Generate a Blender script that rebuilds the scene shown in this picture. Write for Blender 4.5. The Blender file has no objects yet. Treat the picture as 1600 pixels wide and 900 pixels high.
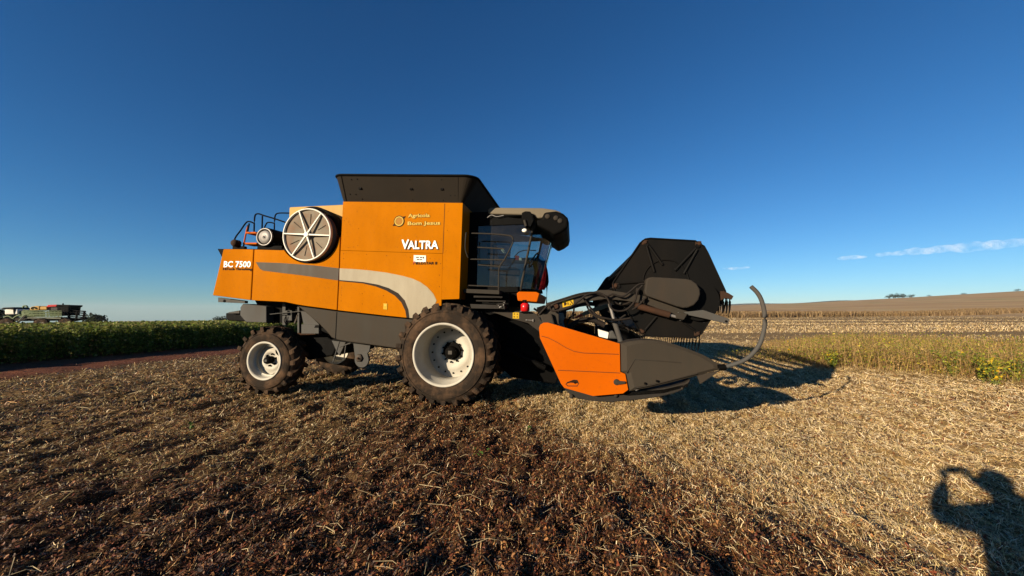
import bpy, bmesh, math, random
import numpy as np
from mathutils import Vector, Matrix
R = math.radians
C = bpy.context.scene.collection
scene = bpy.context.scene

# ------------------------------------------------------------------ camera, sky, sun, exposure
FOC, PITCH, CAMZ = 603.0, R(3.51), 1.67          # focal length in pixels of a 1600 px wide frame
cam_data = bpy.data.cameras.new('camera')
cam_data.sensor_width = 36.0
cam_data.lens = 36.0 * FOC / 1600.0
cam_data.clip_start = 0.05
cam_data.clip_end = 30000.0
cam = bpy.data.objects.new('camera', cam_data)
C.objects.link(cam)
cam.location = (0, 0, CAMZ)
cam.rotation_euler = (R(90) + PITCH, 0, 0)
scene.camera = cam

SUN_EL, SUN_AZ = R(14.8), R(47.5 + 180.0)         # azimuth clockwise from +Y, where the sun stands
world = bpy.data.worlds.new('World')
scene.world = world
world.use_nodes = True
wn, wl = world.node_tree.nodes, world.node_tree.links
wn.clear()
wo = wn.new('ShaderNodeOutputWorld')
wb = wn.new('ShaderNodeBackground')
sky = wn.new('ShaderNodeTexSky')
sky.sky_type = 'NISHITA'
sky.sun_disc = False
sky.sun_elevation = SUN_EL
sky.sun_rotation = SUN_AZ
sky.altitude = 1500.0
sky.air_density = 1.0
sky.dust_density = 0.4
sky.ozone_density = 2.0
# the phone's rendering of a clear sky: a little more contrast in red than in blue
sk_s = wn.new('ShaderNodeSeparateColor'); sk_c = wn.new('ShaderNodeCombineColor')
wl.new(sky.outputs[0], sk_s.inputs[0])
for i_, (g_, k_) in enumerate(((1.45, 4.90), (1.12, 6.40), (1.02, 8.35))):
    p_ = wn.new('ShaderNodeMath'); p_.operation = 'POWER'
    q_ = wn.new('ShaderNodeMath'); q_.operation = 'MULTIPLY'
    p_.inputs[1].default_value = g_
    q_.inputs[1].default_value = k_ * 0.1 ** g_
    wl.new(sk_s.outputs[i_], p_.inputs[0]); wl.new(p_.outputs[0], q_.inputs[0]); wl.new(q_.outputs[0], sk_c.inputs[i_])
wl.new(sk_c.outputs[0], wb.inputs[0])
wb.inputs[1].default_value = 0.064
wl.new(wb.outputs[0], wo.inputs[0])

sun_data = bpy.data.lights.new('sun', 'SUN')
sun_data.energy = 5.0
sun_data.angle = R(0.5)
sun_data.color = (1.0, 0.84, 0.62)
sun = bpy.data.objects.new('sun', sun_data)
C.objects.link(sun)
to_sun = Vector((math.sin(SUN_AZ) * math.cos(SUN_EL), math.cos(SUN_AZ) * math.cos(SUN_EL), math.sin(SUN_EL)))
sun.rotation_euler = to_sun.to_track_quat('Z', 'Y').to_euler()
sun.location = to_sun * 60

vs = scene.view_settings
vs.view_transform = 'Standard'
vs.look = 'None'
vs.exposure = 1.1
vs.gamma = 1.0
vs.use_curve_mapping = False
scene.cycles.max_bounces = 8
scene.cycles.transparent_max_bounces = 16

rng = np.random.default_rng(7)
random.seed(7)

# ------------------------------------------------------------------ materials
def newmat(name):
    m = bpy.data.materials.new(name)
    m.use_nodes = True
    n, l = m.node_tree.nodes, m.node_tree.links
    b = n['Principled BSDF']
    return m, n, l, b

def noise(n, l, scale, detail=6, rough=0.6, vec=None, dim='3D'):
    t = n.new('ShaderNodeTexNoise')
    t.inputs['Scale'].default_value = scale
    t.inputs['Detail'].default_value = detail
    t.inputs['Roughness'].default_value = rough
    if vec is not None:
        l.new(vec, t.inputs['Vector'])
    return t.outputs['Fac']

def ramp(n, l, fac, a, b, ca=(0, 0, 0, 1), cb=(1, 1, 1, 1)):
    r = n.new('ShaderNodeValToRGB')
    r.color_ramp.elements[0].position = a
    r.color_ramp.elements[1].position = b
    r.color_ramp.elements[0].color = ca
    r.color_ramp.elements[1].color = cb
    l.new(fac, r.inputs[0])
    return r.outputs[0]

def mixc(n, l, fac, a, b, blend='MIX'):
    m = n.new('ShaderNodeMix')
    m.data_type = 'RGBA'
    m.blend_type = blend
    if isinstance(fac, (int, float)):
        m.inputs[0].default_value = fac
    else:
        l.new(fac, m.inputs[0])
    for i, v in ((6, a), (7, b)):
        if isinstance(v, tuple):
            m.inputs[i].default_value = v if len(v) == 4 else v + (1,)
        else:
            l.new(v, m.inputs[i])
    return m.outputs[2]

def math_node(n, l, op, a, b=None):
    m = n.new('ShaderNodeMath')
    m.operation = op
    for i, v in enumerate((a, b)):
        if v is None:
            continue
        if isinstance(v, (int, float)):
            m.inputs[i].default_value = v
        else:
            l.new(v, m.inputs[i])
    return m.outputs[0]

def bump(n, l, b, h, strength=0.2, dist=0.01):
    k = n.new('ShaderNodeBump')
    k.inputs['Strength'].default_value = strength
    k.inputs['Distance'].default_value = dist
    l.new(h, k.inputs['Height'])
    l.new(k.outputs[0], b.inputs['Normal'])

ALB = 0.64                                         # all colours below were measured for a darker exposure
def worn(name, col, rough=0.45, dirt=(0.20, 0.10, 0.05), amount=0.35, scale=2.5, metallic=0.0, speck=0.5, coat=0.0, streak=True, spec=0.15):
    """painted or bare surface with dust, specks and faint streaks"""
    if not name.startswith('white'):
        col, dirt = tuple(ALB * x for x in col), tuple(ALB * x for x in dirt)
    m, n, l, b = newmat(name)
    tc = n.new('ShaderNodeTexCoord').outputs['Object']
    mp = n.new('ShaderNodeMapping')
    mp.inputs['Scale'].default_value = (1, 1, 0.25) if streak else (1, 1, 1)
    l.new(tc, mp.inputs[0])
    n1 = noise(n, l, scale, 8, 0.65, mp.outputs[0])
    f1 = ramp(n, l, n1, 0.45, 0.85, (0, 0, 0, 1), (amount, amount, amount, 1))
    n2 = noise(n, l, 55, 3, 0.6, tc)
    f2 = ramp(n, l, n2, 0.66, 0.76, (0, 0, 0, 1), (speck, speck, speck, 1))
    n3 = noise(n, l, 0.9, 4, 0.5, tc)
    sh = ramp(n, l, n3, 0.3, 0.75, (0.86, 0.86, 0.86, 1), (1.08, 1.08, 1.08, 1))
    base = mixc(n, l, 1.0, col, sh, 'MULTIPLY')
    c1 = mixc(n, l, f1, base, dirt)
    c2 = mixc(n, l, f2, c1, tuple(0.6 * x for x in dirt))
    l.new(c2, b.inputs['Base Color'])
    rr = ramp(n, l, n1, 0.3, 0.8, (rough, rough, rough, 1), (min(1, rough + 0.25),) * 3 + (1,))
    l.new(rr, b.inputs['Roughness'])
    b.inputs['Metallic'].default_value = metallic
    b.inputs['Specular IOR Level'].default_value = spec
    if coat:
        b.inputs['Coat Weight'].default_value = coat
        b.inputs['Coat Roughness'].default_value = 0.15
    n4 = noise(n, l, 6, 4, 0.5, tc)
    bump(n, l, b, n4, 0.12, 0.012)
    return m

M = {}
M['orange'] = worn('orange_paint', (0.53, 0.166, 0.0002), 0.5, (0.32, 0.088, 0.002), 0.45, 1.6, speck=0.65, spec=0.012)
M['deep_orange'] = worn('deep_orange_paint', (0.58, 0.108, 0.0002), 0.5, (0.28, 0.07, 0.003), 0.3, 1.6, speck=0.55, spec=0.035)
M['cream'] = worn('cream_paint', (0.62, 0.36, 0.09), 0.5, (0.3, 0.15, 0.05), 0.3)
M['dark_panel'] = worn('dark_grey_plastic', (0.030, 0.026, 0.022), 0.6, (0.07, 0.045, 0.028), 0.3, 2.0, spec=0.1)
M['grey_panel'] = worn('grey_brown_panel', (0.047, 0.039, 0.029), 0.6, (0.085, 0.055, 0.035), 0.4, 2.0, spec=0.1)
M['tank_dark'] = worn('tank_extension_paint', (0.026, 0.0205, 0.015), 0.65, (0.05, 0.033, 0.02), 0.4, 2.0, spec=0.08)
M['frame_grey'] = worn('frame_grey_paint', (0.082, 0.080, 0.074), 0.6, (0.10, 0.06, 0.035), 0.45, spec=0.12)
M['arm_grey'] = worn('dusty_grey_paint', (0.040, 0.034, 0.027), 0.65, (0.075, 0.048, 0.03), 0.5, 3, spec=0.1)
M['black'] = worn('black_paint', (0.0032, 0.003, 0.0028), 0.6, (0.012, 0.008, 0.005), 0.25, 2.0, spec=0.05)
M['reel_black'] = worn('reel_black_paint', (0.0055, 0.0052, 0.0048), 0.55, (0.022, 0.015, 0.01), 0.45, 3.0, spec=0.07)
M['steel'] = worn('bare_steel', (0.32, 0.30, 0.28), 0.4, (0.15, 0.09, 0.06), 0.4, 4, metallic=0.5)
M['silver'] = worn('silver_decal', (0.42, 0.365, 0.26), 0.5, (0.26, 0.2, 0.13), 0.5, 3, spec=0.1)
M['silver_shade'] = worn('grey_decal', (0.085, 0.070, 0.055), 0.5, (0.13, 0.09, 0.06), 0.5, 3, spec=0.1)
M['decal_edge'] = worn('decal_dark_edge', (0.03, 0.025, 0.02), 0.6, spec=0.05)
M['rim'] = worn('cream_rim_paint', (0.60, 0.565, 0.475), 0.45, (0.30, 0.20, 0.12), 0.5, 2.5, streak=False, speck=0.4)
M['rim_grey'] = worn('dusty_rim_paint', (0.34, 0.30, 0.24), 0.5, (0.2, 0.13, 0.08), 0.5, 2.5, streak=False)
M['rubber'] = worn('dusty_rubber', (0.030, 0.022, 0.016), 0.9, (0.21, 0.12, 0.066), 0.9, 3.0, streak=False, spec=0.08)
M['hose'] = worn('hose_rubber', (0.016, 0.012, 0.0095), 0.65, (0.06, 0.036, 0.022), 0.5, 4, streak=False, spec=0.15)
M['rust'] = worn('rusty_steel', (0.045, 0.023, 0.013), 0.8, (0.11, 0.042, 0.018), 0.7, 5, streak=False)
M['screen'] = worn('rusty_screen_mesh', (0.20, 0.165, 0.12), 0.6, (0.30, 0.12, 0.05), 0.85, 3.2, metallic=0.2, streak=False)
M['white'] = worn('white_paint', (0.66, 0.63, 0.55), 0.5, (0.3, 0.22, 0.15), 0.25)
M['letter_white'] = worn('white_lettering', (0.86, 0.85, 0.82), 0.5, (0.6, 0.5, 0.4), 0.1)
M['letter_dark'] = worn('dark_lettering', (0.03, 0.014, 0.008), 0.5, spec=0.05)
M['emblem_brown'] = worn('emblem_brown', (0.42, 0.19, 0.03), 0.5, amount=0.1, spec=0.05)
M['letter_gold'] = worn('gold_lettering', (0.74, 0.50, 0.10), 0.5, amount=0.1, spec=0.1)
M['letter_grey'] = worn('grey_lettering', (0.07, 0.045, 0.03), 0.5, spec=0.05)
M['letter_red'] = worn('red_lettering', (0.4, 0.03, 0.02), 0.5)
M['yellow'] = worn('yellow_sticker', (0.62, 0.38, 0.012), 0.5, (0.3, 0.2, 0.06), 0.2)
M['red'] = worn('red_paint', (0.62, 0.01, 0.012), 0.3, (0.3, 0.03, 0.02), 0.2, coat=0.4)
M['cloth'] = worn('red_cloth', (0.42, 0.012, 0.016), 0.9, (0.2, 0.02, 0.02), 0.2)
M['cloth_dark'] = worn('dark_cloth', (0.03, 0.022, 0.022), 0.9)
M['roof_beige'] = worn('dusty_beige_roof', (0.19, 0.155, 0.105), 0.6, (0.12, 0.08, 0.045), 0.5, 2)
M['lamp_amber'] = worn('amber_lens', (0.6, 0.12, 0.01), 0.25)
M['lamp_clear'] = worn('clear_lamp_lens', (0.5, 0.5, 0.48), 0.15, amount=0.1)
M['pale_green'] = worn('pale_green_paint', (0.15, 0.165, 0.11), 0.5, (0.12, 0.085, 0.05), 0.4)
M['skin'] = worn('skin', (0.42, 0.22, 0.14), 0.55, (0.35, 0.15, 0.1), 0.2, 8)
M['shirt'] = worn('blue_shirt', (0.06, 0.09, 0.16), 0.9, (0.05, 0.07, 0.12), 0.2)
M['trousers'] = worn('dark_trousers', (0.03, 0.035, 0.05), 0.9)
M['hair'] = worn('dark_hair', (0.015, 0.01, 0.008), 0.6)
M['green_machine'] = worn('machine_green_paint', (0.16, 0.21, 0.10), 0.5, (0.2, 0.15, 0.09), 0.35)
M['bark'] = worn('bark', (0.08, 0.055, 0.04), 0.9, streak=False)

def glass_mat(name, tint):
    m, n, l, b = newmat(name)
    n.remove(b)
    out = n['Material Output']
    tr = n.new('ShaderNodeBsdfTransparent')
    tr.inputs[0].default_value = tint
    gl = n.new('ShaderNodeBsdfGlossy')
    gl.inputs['Roughness'].default_value = 0.03
    gl.inputs['Color'].default_value = (0.9, 0.95, 0.95, 1)
    df = n.new('ShaderNodeBsdfDiffuse')
    df.inputs[0].default_value = (0.22, 0.19, 0.15, 1)
    fr = n.new('ShaderNodeFresnel')
    fr.inputs[0].default_value = 1.45
    tc = n.new('ShaderNodeTexCoord').outputs['Object']
    dn = ramp(n, l, noise(n, l, 2.5, 6, 0.7, tc), 0.4, 0.9, (0.02, 0.02, 0.02, 1), (0.10, 0.10, 0.10, 1))
    mx0 = n.new('ShaderNodeMixShader')
    l.new(dn, mx0.inputs[0]); l.new(tr.outputs[0], mx0.inputs[1]); l.new(df.outputs[0], mx0.inputs[2])
    mx = n.new('ShaderNodeMixShader')
    l.new(fr.outputs[0], mx.inputs[0]); l.new(mx0.outputs[0], mx.inputs[1]); l.new(gl.outputs[0], mx.inputs[2])
    l.new(mx.outputs[0], out.inputs[0])
    return m
M['glass'] = glass_mat('tinted_cab_glass', (0.36, 0.44, 0.43, 1))
M['glass_clear'] = glass_mat('windscreen_glass', (0.62, 0.70, 0.68, 1))
M['glass_dark'] = glass_mat('dark_cab_glass', (0.05, 0.065, 0.07, 1))

def tinted(name, rough=0.8, translucent=0.0, spec=0.2):
    """colour comes from the piece's own 'tint' (each straw, leaf or stalk has one colour)"""
    m, n, l, b = newmat(name)
    a = n.new('ShaderNodeAttribute')
    a.attribute_name = 'tint'
    l.new(a.outputs['Color'], b.inputs['Base Color'])
    b.inputs['Roughness'].default_value = rough
    b.inputs['Specular IOR Level'].default_value = spec
    if translucent:
        t = n.new('ShaderNodeBsdfTranslucent')
        l.new(a.outputs['Color'], t.inputs[0])
        mx = n.new('ShaderNodeMixShader')
        mx.inputs[0].default_value = translucent
        l.new(b.outputs[0], mx.inputs[1]); l.new(t.outputs[0], mx.inputs[2])
        l.new(mx.outputs[0], n['Material Output'].inputs[0])
    return m
M['straw'] = tinted('straw_pieces', 0.6, 0.0, 0.35)
M['leaf'] = tinted('leaf_pieces', 0.55, 0.42, 0.2)

def absorb(parent, child):
    """fold a small repeated detail (screw heads, print) into the mesh it is fixed to"""
    bm = bmesh.new()
    bm.from_mesh(parent.data)
    n0 = len(bm.faces)
    bm.from_mesh(child.data)
    bm.faces.ensure_lookup_table()
    k = len(parent.data.materials)
    for f in bm.faces[n0:]:
        f.material_index += k
    for m in child.data.materials:
        parent.data.materials.append(m)
    bm.to_mesh(parent.data)
    bm.free()
    bpy.data.objects.remove(child)
    return parent

# ------------------------------------------------------------------ object helpers
def tag(o, label=None, cat=None, group=None, kind=None):
    if label: o['label'] = label
    if cat: o['category'] = cat
    if group: o['group'] = group
    if kind: o['kind'] = kind
    return o

def empty(name, parent=None, loc=(0, 0, 0), rz=0.0):
    o = bpy.data.objects.new(name, None)
    o.empty_display_size = 0.2
    C.objects.link(o)
    o.location = loc
    o.rotation_euler = (0, 0, rz)
    if parent: o.parent = parent
    return o

def link_mesh(name, me, mat, parent=None):
    o = bpy.data.objects.new(name, me)
    C.objects.link(o)
    if mat is not None and len(me.materials) == 0:
        me.materials.append(mat)
    if parent: o.parent = parent
    return o

class MB:
    """collects shapes into one mesh; local axes: x forward, y away from the camera side, z up"""
    def __init__(self):
        self.v, self.f, self.s, self.mi = [], [], [], []
        self.cur = 0
    def add(self, vs, fs, smooth=False):
        o = len(self.v)
        self.v += [tuple(p) for p in vs]
        for f in fs:
            self.f.append(tuple(i + o for i in f))
            self.s.append(smooth)
            self.mi.append(self.cur)
        return self
    def prism(self, pts, y0, y1):
        """outline of (x, z) points extruded along y"""
        n = len(pts)
        a = sum(pts[i][0] * pts[(i + 1) % n][1] - pts[(i + 1) % n][0] * pts[i][1] for i in range(n))
        if a < 0: pts = pts[::-1]
        if y0 > y1: y0, y1 = y1, y0
        vs = [(x, y0, z) for x, z in pts] + [(x, y1, z) for x, z in pts]
        fs = [tuple(range(n)), tuple(range(2 * n - 1, n - 1, -1))]
        fs += [(i, i + n, (i + 1) % n + n, (i + 1) % n) for i in range(n)]
        return self.add(vs, fs)
    def box(self, x0, x1, y0, y1, z0, z1):
        return self.prism([(x0, z0), (x1, z0), (x1, z1), (x0, z1)], y0, y1)
    def tube(self, pts, r, seg=8, caps=True):
        pts = [Vector(p) for p in pts]
        rs = r if isinstance(r, (list, tuple)) else [r] * len(pts)
        vs, fs = [], []
        up = Vector((0, 0, 1))
        for i, p in enumerate(pts):
            d = (pts[min(i + 1, len(pts) - 1)] - pts[max(i - 1, 0)])
            d = d.normalized() if d.length > 1e-9 else Vector((1, 0, 0))
            a = d.cross(up)
            if a.length < 1e-3: a = d.cross(Vector((0, 1, 0)))
            a.normalize()
            b = d.cross(a).normalized()
            for k in range(seg):
                t = 2 * math.pi * k / seg
                vs.append(p + a * (math.cos(t) * rs[i]) + b * (math.sin(t) * rs[i]))
        for i in range(len(pts) - 1):
            for k in range(seg):
                k2 = (k + 1) % seg
                fs.append((i * seg + k, i * seg + k2, (i + 1) * seg + k2, (i + 1) * seg + k))
        self.add(vs, fs, True)
        if caps:
            n = len(pts)
            self.add(vs[:seg], [tuple(range(seg - 1, -1, -1))])
            self.add(vs[-seg:], [tuple(range(seg))])
        return self
    def lathe(self, cx, cz, prof, seg=48, smooth=True, close=False):
        """profile of (radius, y) turned round the y axis through (cx, cz)"""
        vs, fs = [], []
        n = len(prof)
        for k in range(seg):
            t = 2 * math.pi * k / seg
            c, s = math.cos(t), math.sin(t)
            for r, y in prof:
                vs.append((cx + r * c, y, cz + r * s))
        for k in range(seg):
            k2 = (k + 1) % seg
            for i in range(n - 1):
                fs.append((k * n + i, k2 * n + i, k2 * n + i + 1, k * n + i + 1))
            if close:
                fs.append((k * n + n - 1, k2 * n + n - 1, k2 * n, k * n))
        return self.add(vs, fs, smooth)
    def disc(self, cx, cz, r, y0, y1, seg=24):
        return self.prism([(cx + r * math.cos(2 * math.pi * k / seg), cz + r * math.sin(2 * math.pi * k / seg)) for k in range(seg)], y0, y1)
    def ball(self, c, r, sc=(1, 1, 1), seg=12, rings=8):
        vs, fs = [], []
        for i in range(rings + 1):
            ph = math.pi * i / rings
            for k in range(seg):
                t = 2 * math.pi * k / seg
                vs.append((c[0] + r * sc[0] * math.sin(ph) * math.cos(t), c[1] + r * sc[1] * math.sin(ph) * math.sin(t), c[2] + r * sc[2] * math.cos(ph)))
        for i in range(rings):
            for k in range(seg):
                k2 = (k + 1) % seg
                fs.append((i * seg + k, (i + 1) * seg + k, (i + 1) * seg + k2, i * seg + k2))
        return self.add(vs, fs, True)
    def build(self, name, mat, parent=None, bevel=0.0, segs=2):
        me = bpy.data.meshes.new(name)
        me.from_pydata(self.v, [], self.f)
        me.polygons.foreach_set('use_smooth', self.s)
        mats = mat if isinstance(mat, (list, tuple)) else [mat]
        for m in mats: me.materials.append(m)
        me.polygons.foreach_set('material_index', self.mi)
        me.update()
        o = link_mesh(name, me, None, parent)
        if bevel:
            b = o.modifiers.new('bevel', 'BEVEL')
            b.width = bevel
            b.segments = segs
            b.limit_method = 'ANGLE'
            b.angle_limit = R(40)
        return o

def np_mesh(name, verts, quads, mat, parent=None, tint=None, smooth=False, extra=None):
    verts = np.asarray(verts, dtype=np.float32).reshape(-1, 3)
    quads = np.asarray(quads, dtype=np.int32).reshape(-1, 4)
    me = bpy.data.meshes.new(name)
    me.vertices.add(len(verts))
    me.vertices.foreach_set('co', verts.ravel())
    me.loops.add(quads.size)
    me.loops.foreach_set('vertex_index', quads.ravel())
    me.polygons.add(len(quads))
    me.polygons.foreach_set('loop_start', np.arange(0, quads.size, 4, dtype=np.int32))
    if smooth:
        me.polygons.foreach_set('use_smooth', np.ones(len(quads), dtype=bool))
    me.update(calc_edges=True)
    if tint is not None:
        tint = np.asarray(tint) * ALB
        a = me.attributes.new('tint', 'FLOAT_COLOR', 'POINT')
        t = np.ones((len(verts), 4), dtype=np.float32)
        t[:, :3] = tint
        a.data.foreach_set('color', t.ravel())
    for k, v in (extra or {}).items():
        a = me.attributes.new(k, 'FLOAT', 'POINT')
        a.data.foreach_set('value', np.asarray(v, dtype=np.float32))
    return link_mesh(name, me, mat, parent)

def smooth_path(pts, n=6):
    """Catmull-Rom through the points"""
    P = [Vector(p) for p in pts]
    P = [P[0] * 2 - P[1]] + P + [P[-1] * 2 - P[-2]]
    out = []
    for i in range(1, len(P) - 2):
        for k in range(n):
            t = k / n
            a, b, c, d = P[i - 1], P[i], P[i + 1], P[i + 2]
            out.append(0.5 * ((2 * b) + (c - a) * t + (2 * a - 5 * b + 4 * c - d) * t * t + (3 * b - a - 3 * c + d) * t ** 3))
    out.append(P[-2])
    return out

def vnoise(x, y, seed=0):
    """smooth value noise on arrays, 0..1"""
    xi, yi = np.floor(x).astype(np.int64), np.floor(y).astype(np.int64)
    xf, yf = x - xi, y - yi
    u, v = xf * xf * (3 - 2 * xf), yf * yf * (3 - 2 * yf)
    def h(a, b):
        k = (a * 374761393 + b * 668265263 + seed * 1442695041) & 0xFFFFFFFF
        k = ((k ^ (k >> 13)) * 1274126177) & 0xFFFFFFFF
        return ((k ^ (k >> 16)) & 0xFFFF) / 65535.0
    return (h(xi, yi) * (1 - u) + h(xi + 1, yi) * u) * (1 - v) + (h(xi, yi + 1) * (1 - u) + h(xi + 1, yi + 1) * u) * v

def fbm(x, y, oct=4, seed=0):
    s, a, t = 0, 1, 0
    for o in range(oct):
        s = s + a * vnoise(x * 2 ** o, y * 2 ** o, seed + o * 17)
        t += a
        a *= 0.5
    return s / t

def sstep(a, b, x):
    t = np.clip((x - a) / (b - a), 0, 1)
    return t * t * (3 - 2 * t)

# ------------------------------------------------------------------ the field
ROW = np.array([0.22, 0.975]); ROW = ROW / np.linalg.norm(ROW)          # the rows run this way
PER = np.array([ROW[1], -ROW[0]])
EDGE_P = np.array([-14.7, 11.0])                                          # a point on the soybean edge

def terrain(x, y):
    r = np.hypot(x, y)
    az = np.degrees(np.arctan2(x, y))
    H = np.interp(az, [-180, -20, 10, 22, 31.5, 38, 45, 53, 75, 110, 180], [0, 0, 1, 7, 15.5, 18.5, 24, 31, 36, 5, 0])
    right = H * sstep(230, 930, r) * (1 - 0.9 * sstep(950, 1700, r))
    right = right + 2.5 * (fbm(x / 190, y / 190, 3, 5) - 0.5) * sstep(200, 500, r) * (az > 0)
    lw = sstep(5, -20, az)
    left = -(0.018 * np.clip(r - 20, 0, 80) + 0.0235 * np.clip(r - 100, 0, 4200)) * lw
    return right + left

def coverage(x, y):
    """how much pale straw lies on the soil, 0..1"""
    a, b = np.array([-0.66, 6.6]), np.array([2.1, 2.57])
    d = (b - a) / np.linalg.norm(b - a)
    nrm = np.array([-d[1], d[0]])
    s = (x - a[0]) * nrm[0] + (y - a[1]) * nrm[1]
    s = s + 1.5 * (fbm(x * 0.9, y * 0.9, 4, 3) - 0.5)
    g = sstep(-0.5, 1.5, s)
    left = sstep(-1.0, -5.5, x - 0.15 * y) * sstep(3.0, 6.5, y + 0.9 * fbm(x * .5, y * .5, 3, 8))
    c = 0.16 + 0.84 * g
    c = np.maximum(c, 0.17 + 0.33 * left)
    c = c * (0.75 + 0.5 * fbm(x * 1.6, y * 1.6, 3, 11))
    e = (x - EDGE_P[0]) * PER[0] + (y - EDGE_P[1]) * PER[1]
    track = sstep(2.9, 1.7, e + 0.7 * (fbm(x * .8, y * .8, 3, 21) - .5)) * (y > 0) * (y < 90)
    return np.clip(c * (1 - 0.92 * track), 0, 1), track

def micro(x, y):
    s = x * PER[0] + y * PER[1]
    t = x * ROW[0] + y * ROW[1]
    near = sstep(32, 14, np.hypot(x, y))
    w = s + 0.18 * (fbm(t * 0.5, s * 0.5, 2, 31) - .5)
    cov, tr = coverage(x, y)
    fur = (0.005 + 0.016 * sstep(4, 9, np.hypot(x, y))) * np.cos(2 * np.pi * w / 0.50)
    cl = (0.17 - .05 * cov) * (fbm(s * 3.4, t * 1.9, 4, 41) - 0.5) + (0.115 - .04 * cov) * (fbm(s * 11, t * 6, 3, 43) - 0.5)
    streak = 0.075 * (fbm(x * 5.2 + y * 1.0, y * .85 - x * .2, 3, 47) - 0.5) * sstep(.35, .7, cov) * sstep(9, 5, np.hypot(x, y))
    cl = cl + streak
    return near * (fur + cl) * (1 - 0.35 * tr) * (1 - 0.12 * cov) - 0.01

def grow(start, step, end, ratio):
    out, s, p = [], step, start
    while p < end:
        s *= ratio
        p += s
        out.append(p)
    return np.array(out)
xs_mid = np.arange(-7.0, 7.5, 0.030)
xs = np.concatenate([-grow(7.0, .03, 4200, 1.07)[::-1], xs_mid, grow(xs_mid[-1], .03, 4200, 1.07)])
ys_mid = np.arange(1.0, 9.5, 0.030)
ys = np.concatenate([1.0 - grow(0, .03, 60, 1.15)[::-1], ys_mid, grow(ys_mid[-1], .03, 4200, 1.05)])
X, Y = np.meshgrid(xs, ys)
Zg = terrain(X, Y) + micro(X, Y)
cov_g, trk_g = coverage(X, Y)
nx, ny = len(xs), len(ys)
idx = np.arange(nx * ny).reshape(ny, nx)
quads = np.stack([idx[:-1, :-1], idx[:-1, 1:], idx[1:, 1:], idx[1:, :-1]], -1).reshape(-1, 4)

def ground_mat():
    m, n, l, b = newmat('stubble_ground')
    geo = n.new('ShaderNodeNewGeometry').outputs['Position']
    ca = n.new('ShaderNodeAttribute'); ca.attribute_name = 'cov'
    ta = n.new('ShaderNodeAttribute'); ta.attribute_name = 'track'
    rot = n.new('ShaderNodeMapping')
    rot.inputs['Rotation'].default_value = (0, 0, R(12.7))
    l.new(geo, rot.inputs[0])
    st = n.new('ShaderNodeMapping')
    st.inputs['Scale'].default_value = (1.0, 0.32, 1.0)
    l.new(rot.outputs[0], st.inputs[0])
    f_fine = noise(n, l, 46, 5, 0.7, st.outputs[0])
    f_mid = noise(n, l, 9, 6, 0.7, st.outputs[0])
    f_big = noise(n, l, 0.7, 5, 0.6, rot.outputs[0])
    # far windrow bands run across the view on the right
    band = n.new('ShaderNodeMapping')
    band.inputs['Scale'].default_value = (0.012, 0.16, 1.0)
    band.inputs['Rotation'].default_value = (0, 0, R(-6))
    l.new(geo, band.inputs[0])
    f_band = noise(n, l, 1.0, 4, 0.6, band.outputs[0])
    soil = ramp(n, l, f_mid, 0.3, 0.75, (0.024, 0.0105, 0.005, 1), (0.085, 0.036, 0.016, 1))
    litter = ramp(n, l, f_fine, 0.3, 0.72, (0.09, 0.05, 0.018, 1), (0.70, 0.46, 0.17, 1))
    litter = mixc(n, l, ramp(n, l, f_big, 0.3, 0.7), litter, mixc(n, l, 0.35, litter, (0.24, 0.13, 0.06, 1)))
    fac = math_node(n, l, 'ADD', ca.outputs['Fac'], math_node(n, l, 'MULTIPLY', math_node(n, l, 'SUBTRACT', f_fine, 0.5), 0.9))
    fac = math_node(n, l, 'ADD', fac, math_node(n, l, 'MULTIPLY', math_node(n, l, 'SUBTRACT', f_mid, 0.5), 0.9))
    dist = n.new('ShaderNodeVectorMath'); dist.operation = 'LENGTH'
    l.new(geo, dist.inputs[0])
    far = n.new('ShaderNodeMapRange')
    far.inputs[1].default_value = 11; far.inputs[2].default_value = 28
    l.new(dist.outputs['Value'], far.inputs[0])
    bsub = math_node(n, l, 'MULTIPLY', math_node(n, l, 'SUBTRACT', 0.46, f_band), 3.2)
    fac = math_node(n, l, 'SUBTRACT', fac, math_node(n, l, 'MULTIPLY', far.outputs[0], math_node(n, l, 'MAXIMUM', bsub, 0.0)))
    fac = ramp(n, l, fac, 0.12, 0.78)
    col = mixc(n, l, fac, soil, litter)
    red = ramp(n, l, f_mid, 0.3, 0.75, (0.10, 0.034, 0.016, 1), (0.30, 0.105, 0.05, 1))
    col = mixc(n, l, ta.outputs['Fac'], col, red)
    # brown ploughed hill beyond the stubble, with a few green fields
    hill_n = n.new('ShaderNodeMapping')
    hill_n.inputs['Scale'].default_value = (0.004, 0.010, 1.0)
    l.new(geo, hill_n.inputs[0])
    f_h = noise(n, l, 1.0, 4, 0.55, hill_n.outputs[0])
    hill = ramp(n, l, f_h, 0.35, 0.62, (0.42, 0.26, 0.12, 1), (0.60, 0.41, 0.20, 1))
    hill = mixc(n, l, ramp(n, l, f_h, 0.60, 0.66), hill, (0.26, 0.27, 0.11, 1))
    hf = n.new('ShaderNodeMapRange')
    hf.inputs[1].default_value = 165; hf.inputs[2].default_value = 240
    l.new(dist.outputs['Value'], hf.inputs[0])
    col = mixc(n, l, hf.outputs[0], col, hill)
    col = mixc(n, l, 1.0, col, (ALB, ALB, ALB), 'MULTIPLY')
    l.new(col, b.inputs['Base Color'])
    b.inputs['Roughness'].default_value = 0.9
    b.inputs['Specular IOR Level'].default_value = 0.15
    hh = math_node(n, l, 'ADD', f_fine, math_node(n, l, 'MULTIPLY', f_mid, 2.0))
    bump(n, l, b, hh, 0.9, 0.03)
    return m
ground = np_mesh('field_ground', np.stack([X, Y, Zg], -1), quads, ground_mat(), smooth=True, extra={'cov': cov_g.ravel(), 'track': trk_g.ravel()})
tag(ground, kind='structure')

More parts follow.
